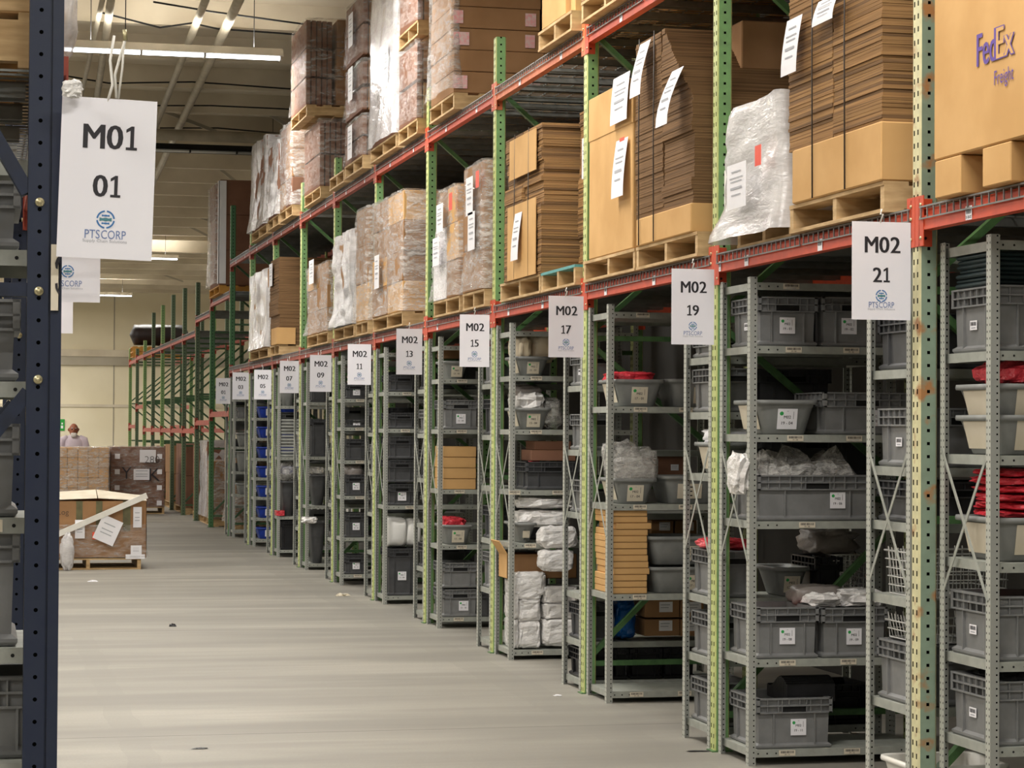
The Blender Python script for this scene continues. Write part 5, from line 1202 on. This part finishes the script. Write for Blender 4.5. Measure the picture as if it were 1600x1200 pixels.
for i, (y, L, h, m, f) in enumerate(((34.2, 1.5, 1.40, 'card2', 'film'), (36.55, 1.0, 1.05, 'card2', 'film'), (37.65, 1.1, 1.36, 'card3', 'filmw'), (39.05, 1.05, 1.28, 'card3', None), (41.6, 2.1, 1.28, 'card3', None), (44.1, 2.1, 1.25, 'card2', None), (46.6, 2.1, 1.2, 'card3', None))):
    nm = ('first', 'second', 'third', 'fourth', 'fifth', 'sixth', 'seventh')[i]; xo = 3.66 if i else 3.75
    wrapped(xo, y, 1.0, L, 0, h, 'brown load on the floor under the far green racks, %s in the line' % nm, f, 2, 2, 2, (m,), 50+i, amp=.03, group='loads under the far racks')
    pallet(xo, y-.01, 1.0, L+.02, 0, 'wooden pallet on the floor under the far green racks, %s in the line' % nm)
for q in (0, 1): pallet(3.55, 54.7, 1.2, 1.0, 3.245+.126*q, 'orange wooden pallet under the black bundle on the far racks, %s of two' % ('lower', 'upper')[q], 'wood2')
b = MB(); rings = []
for i in range(15):
    f = i/14; x = -.02+1.42*f; rr_ = .05 if i in (0, 14) else 1; ring = []
    for j in range(18):
        a = 2*PI*j/18; k = (1+.10*mnoise.noise(Vector((x*3, math.cos(a)*2, math.sin(a)*2))))*(rr_ if rr_ < 1 else (1-.12*abs(f-.5)))
        ring.append((x, .40*math.cos(a)*k, .26+.26*math.sin(a)*k))
    rings.append(ring)
b.loft(rings, 'darkcloth', True, True, True); tag(b.build('black_wrapped_roll', None, (3.52, 55.2, 3.245+.252+.03)), 'long black wrapped roll lying on orange pallets on top of the far green racks', 'roll')

# ------------------------------------------------------------------ loads on the aisle floor
x0, x1 = atZ(172, 803, 0).x, atZ(257, 803, 0).x
pallet(x0, 42.05, x1-x0, 1.1, 0, 'wooden pallet under the brown wrapped load marked Y K', turned=True)
t = wrapped(x0, 42.05, x1-x0, 1.1, 0, 1.22, 'brown film-wrapped load with white square stickers and the letters Y K on the aisle floor', 'filmt', 1, 1, 3, ('card3',), 61, amp=.008, skirt=0)
wd = x1-x0; b = MB()
for fx in (.12, .9):
    for z in (1.05, .77, .48, .2): b.box(fx*wd-.045, fx*wd+.045, -.046, -.0445, z-.045, z+.045, 'paper')
b.build('square_sticker', t)
b = MB(); b.text('Y', wd*.29, .64, .22, -.05, 'ink', -.01); b.text('K', wd*.81, .60, .24, -.05, 'ink', -.01); b.text('280', wd*.76, .93, .13, -.05, 'ink', -.02); b.build('marker_writing', t)
b = MB(); b.box(wd*.42, wd*.72, -.047, -.0455, .62, .82, 'paper'); b.box(wd*.53, wd*.83, -.047, -.0455, .94, 1.17, 'paper')
for z in (.78, .72, .68): b.card(wd*.46, wd*.68, z, z+.012, -.0482, 'grayink')
b.build('paper_sheet', t)
xa = atZ(172, 803, 0).x-.06
pallet(xa-1.1, 41.5, 1.1, 1.1, 0, 'wooden pallet under the glossy wrapped cartons in front of the person', turned=True)
t = wrapped(xa-1.1, 41.5, 1.1, 1.1, 0, 1.21, 'glossy film-wrapped cartons on the aisle floor in front of the person', 'film', 6, 1, 6, ('card',), 63, amp=.012, skirt=.0)
for i in range(1, 5):
    for k in range(6):
        b = MB(); z_ = PH+.004+k*(1.21-PH)/6; b.rbox(i*1.1/6+.004, (i+1)*1.1/6-.004, .002, 1.09, z_, z_+.175, 'card', .004); b.build('carton', t)
# open carton with the white strip
cx0, cx1, cy = .62, atZ(227, 888, 0).x, 25.8
pallet(cx0, cy-.01, cx1-cx0-.06, 1.0, 0, 'dark wooden pallet under the open film-wrapped carton', 'wood', turned=True)
W_ = cx1-cx0; t = thing('open_carton', 'large open brown carton in film with a white diagonal strip standing in the aisle', 'box', (cx0, cy, 0))
hb = atY(150, 783, cy).z; b = MB(); z0 = PH+.004
b.box(0, W_, 0, .006, z0, hb, 'card2'); b.box(0, W_, .97, .976, z0, hb, 'card2'); b.box(0, .006, 0, .976, z0, hb, 'card2'); b.box(W_-.006, W_, 0, .976, z0, hb, 'card2'); b.box(0, W_, 0, .976, z0, z0+.006, 'card2'); b.build('box_body', t)
pk = atY(150, 766, cy+.3); b = MB()
def flap(p, m='cream'): 
    q = [(a, c, d+.006) for a, c, d in p]; b.hexa(p+q, m)
xm = pk.x-cx0
flap([(0, 0, hb+.005), (xm, 0, hb+.03), (xm, .4, pk.z), (0, .45, hb+.07)]); flap([(xm+.01, 0, hb+.03), (W_, 0, hb), (W_, .45, hb+.04), (xm+.01, .4, pk.z)]); flap([(0, .976, hb), (W_, .976, hb), (W_, .6, hb+.05), (0, .6, hb+.05)]); b.build('top_flap', t)
PX = lambda px, py, Y=cy: (atY(px, py, Y).x-cx0, atY(px, py, Y).z)
b = MB()
for pl, pr in ((119, 129), (150, 160), (192, 204)):
    a, c = PX(pl, 800)[0], PX(pr, 800)[0]; b.box(a, c, -.002, -.0005, z0+.3, hb, 'tapegr')
b.build('olive_tape', t)
a, za = PX(82, 838); c, zc = PX(229, 774); b = MB(); b.bar((a, -.06, za), (c, -.06, zc), .05, .062, 'white', (0, 0, 1)); b.build('white_diagonal_strip', t)
film_mb(-.01, W_+.01, -.02, .99, PH+.01, .5, 'filmt', 71, .015, .02, False).build('stretch_wrap', t)
blob_mb(.15, .15, .40, 'filmw', 7, .35, .8, 18, 2.6).build('film_tail', t, (.345, -.16, .002))
def cardp(px0, px1, py0, py1, m, tilt=0, y=-.07, nm='paper_sheet'):
    a, z1 = PX(px0, py0); c, z0_ = PX(px1, py1); bb = MB(); w2, h2 = (c-a)/2, (z1-z0_)/2
    bb.box(-w2, w2, -.0015, 0, -h2, h2, m)
    if m == 'paper':
        for f in (.4, -.05, -.35): bb.card(-w2*.6, w2*.5, f*h2, f*h2+h2*.07, -.003, 'grayink')
    o = bb.build(nm, t, ((a+c)/2, y, (z1+z0_)/2)); o.rotation_euler[1] = tilt; return o
cardp(151, 185, 808, 848, 'paper', .42, -.075); cardp(144, 155, 831, 842, 'orange', 0, -.072, 'orange_sticker'); cardp(208, 221, 792, 824, 'paper', 0, -.03); cardp(117, 132, 812, 841, 'paper', 0, -.05); cardp(204, 221, 852, 866, 'paper', 0, -.03); cardp(196, 226, 866, 873, 'paper', 0, -.032)
bb = MB(); a, z_ = PX(99, 800); bb.text('Log', a, z_-.03, .06, -.004, 'ink', -.015); bb.build('marker_writing', t)

# ------------------------------------------------------------------ person beyond the wrapped cartons
def person():
    px = atY(115, 670, 43.4).x; t = thing('person', 'bald person with a white beard and pale shirt standing behind the wrapped cartons', 'person', (px, 43.4, 0))
    J = {}; edges = []
    def chain(mb, pts, m, n=12, cap=True):
        rings = []
        for i, (p, rx, ry) in enumerate(pts):
            p = Vector(p); d = (Vector(pts[min(i+1, len(pts)-1)][0])-Vector(pts[max(i-1, 0)][0])).normalized()
            u = Vector((0, -1, 0)) if abs(d.y) < .8 else Vector((0, 0, 1)); a = u.cross(d).normalized(); c = d.cross(a).normalized()
            rings.append([p+a*math.cos(2*PI*k/n)*rx+c*math.sin(2*PI*k/n)*ry for k in range(n)])
        mb.loft(rings, m, cap, cap, True)
    # body: one skin surface grown along the skeleton
    vs = [(0, 0, .86), (0, .01, 1.02), (0, .005, 1.2), (0, 0, 1.33), (0, -.005, 1.42), (0, -.02, 1.47), (0, -.035, 1.53), (0, -.03, 1.58)]
    rad = [(.13, .10), (.125, .095), (.15, .105), (.14, .095), (.055, .06), (.062, .075), (.078, .098), (.05, .06)]
    es = [(i, i+1) for i in range(7)]
    def addc(root, pts):
        pr = root
        for p, r_ in pts: vs.append(p); rad.append((r_, r_)); es.append((pr, len(vs)-1)); pr = len(vs)-1
        return pr
    for s in (-1, 1):
        w_ = addc(3, [((s*.17, 0, 1.34), .06), ((s*.215, .01, 1.10), .045), ((s*.20, -.12, .93), .036), ((s*.19, -.20, .90), .030)])
        for q, (dx, dz, L) in enumerate(((-.026, .004, .075), (-.009, .008, .085), (.009, .006, .08), (.025, 0, .065))): addc(w_, [((s*(.19+dx), -.245, .90+dz), .010), ((s*(.19+dx), -.245-L*.5, .89+dz), .0088), ((s*(.19+dx), -.245-L*.8, .868+dz), .0075)])
        addc(w_, [((s*.155, -.215, .895), .011), ((s*.14, -.25, .885), .009)])
        addc(0, [((s*.085, 0, .80), .085), ((s*.09, -.01, .46), .056), ((s*.09, .01, .09), .042), ((s*.095, -.10, .035), .035), ((s*.095, -.16, .03), .025)])
    me = bpy.data.meshes.new('body'); me.from_pydata(vs, es, []); o = put('body', me, t); me.materials.append(MT['skin'])
    sk = o.modifiers.new('skin', 'SKIN'); sv = me.skin_vertices[0].data
    for i, r_ in enumerate(rad): sv[i].radius = r_
    sv[0].use_root = True; sk.use_smooth_shade = True; o.modifiers.new('smooth', 'SUBSURF').levels = 2; o.modifiers['smooth'].render_levels = 2
    hd = MB()
    hd.loft([[( (.085*math.cos(a)*math.cos(b_)), -.035+.105*math.sin(a)*math.cos(b_), 1.525+.118*math.sin(b_)) for a in [2*PI*k/16 for k in range(16)]] for b_ in [-1.45+2.9*i/11 for i in range(12)]], 'skin', True, True, True)
    hd.loft([[(x*.013, -.135-.0*z, z) for x, z in ((-1, 1.545), (1, 1.545), (1, 1.55), (-1, 1.55))], [(x*.017, -.158, z) for x, z in ((-1, 1.505), (1, 1.505), (1, 1.515), (-1, 1.515))], [(x*.017, -.13, z) for x, z in ((-1, 1.49), (1, 1.49), (1, 1.50), (-1, 1.50))]], 'skin', True, True, True)
    for s in (-1, 1): hd.tube([(s*.084, -.03, 1.50), (s*.094, -.02, 1.525), (s*.084, -.025, 1.555)], [.012, .018, .012], 'skin', 8)
    hd.build('head', t)
    fc = MB()
    for s in (-1, 1): fc.tube([(s*.034, -.128, 1.535), (s*.034, -.137, 1.535)], [.012, .009], 'ink', 8); fc.bar((s*.018, -.136, 1.558), (s*.052, -.126, 1.556), .006, .008, 'beard')
    fc.bar((-.024, -.137, 1.470), (.024, -.137, 1.470), .006, .007, 'card3'); fc.build('face', t)
    bd = blob_mb(.115, .09, .105, 'beard', 3, .15, .8, 10, 3, False); bo = bd.build('beard', t, (0, -.105, 1.375))
    sh = MB()
    chain(sh, [((0, .005, .84), .175, .125), ((0, .008, 1.0), .165, .12), ((0, .005, 1.2), .185, .13), ((0, 0, 1.33), .20, .125), ((0, -.003, 1.39), .15, .10), ((0, -.01, 1.43), .068, .07)], 'shirt', 20)
    for s in (-1, 1): chain(sh, [((s*.10, 0, 1.36), .075, .08), ((s*.185, 0, 1.325), .09, .09), ((s*.222, .005, 1.2), .078, .078), ((s*.225, .005, 1.10), .06, .06), ((s*.215, -.05, 1.03), .052, .052)], 'shirt', 14)
    sh.build('shirt', t)
    tr = MB()
    chain(tr, [((0, 0, .90), .155, .115), ((0, 0, .78), .165, .12)], 'trouser', 18)
    for s in (-1, 1): chain(tr, [((s*.08, 0, .82), .095, .1), ((s*.09, -.01, .46), .075, .08), ((s*.09, .01, .09), .06, .065)], 'trouser', 14)
    tr.build('trousers', t)
    so = MB()
    for s in (-1, 1): so.rbox(s*.095-.045, s*.095+.045, -.19, .08, .0, .085, 'black', .02)
    so.build('shoes', t)
person()

# ------------------------------------------------------------------ scraps on the floor
def scrap(px, py, wd, dp, h, m, lab, seed):
    p = atZ(px, py, 0); soft(crumple_mb(wd, dp, h, m, seed, 6), 'floor_scrap', lab, 'litter', p.x, p.y, .0005)
scrap(145, 909, .10, .06, .02, 'paper', 'small white paper scrap on the floor in front of the open carton', 1)
scrap(536, 931, .13, .08, .03, 'cream', 'pale paper scrap on the floor beside the M02-09 shelving', 2)
scrap(270, 979, .05, .03, .03, 'black', 'small dark curled scrap in the middle of the aisle floor', 3)
scrap(313, 1170, .07, .02, .008, 'black', 'thin black sliver on the floor at the lower edge of the picture', 4)
scrap(872, 1087, .04, .04, .008, 'paper', 'tiny white scrap on the floor before the M02-17 post', 5)
scrap(1100, 1174, .18, .01, .006, 'black', 'thin black cord end lying on the floor beside the M02-19 post', 6)
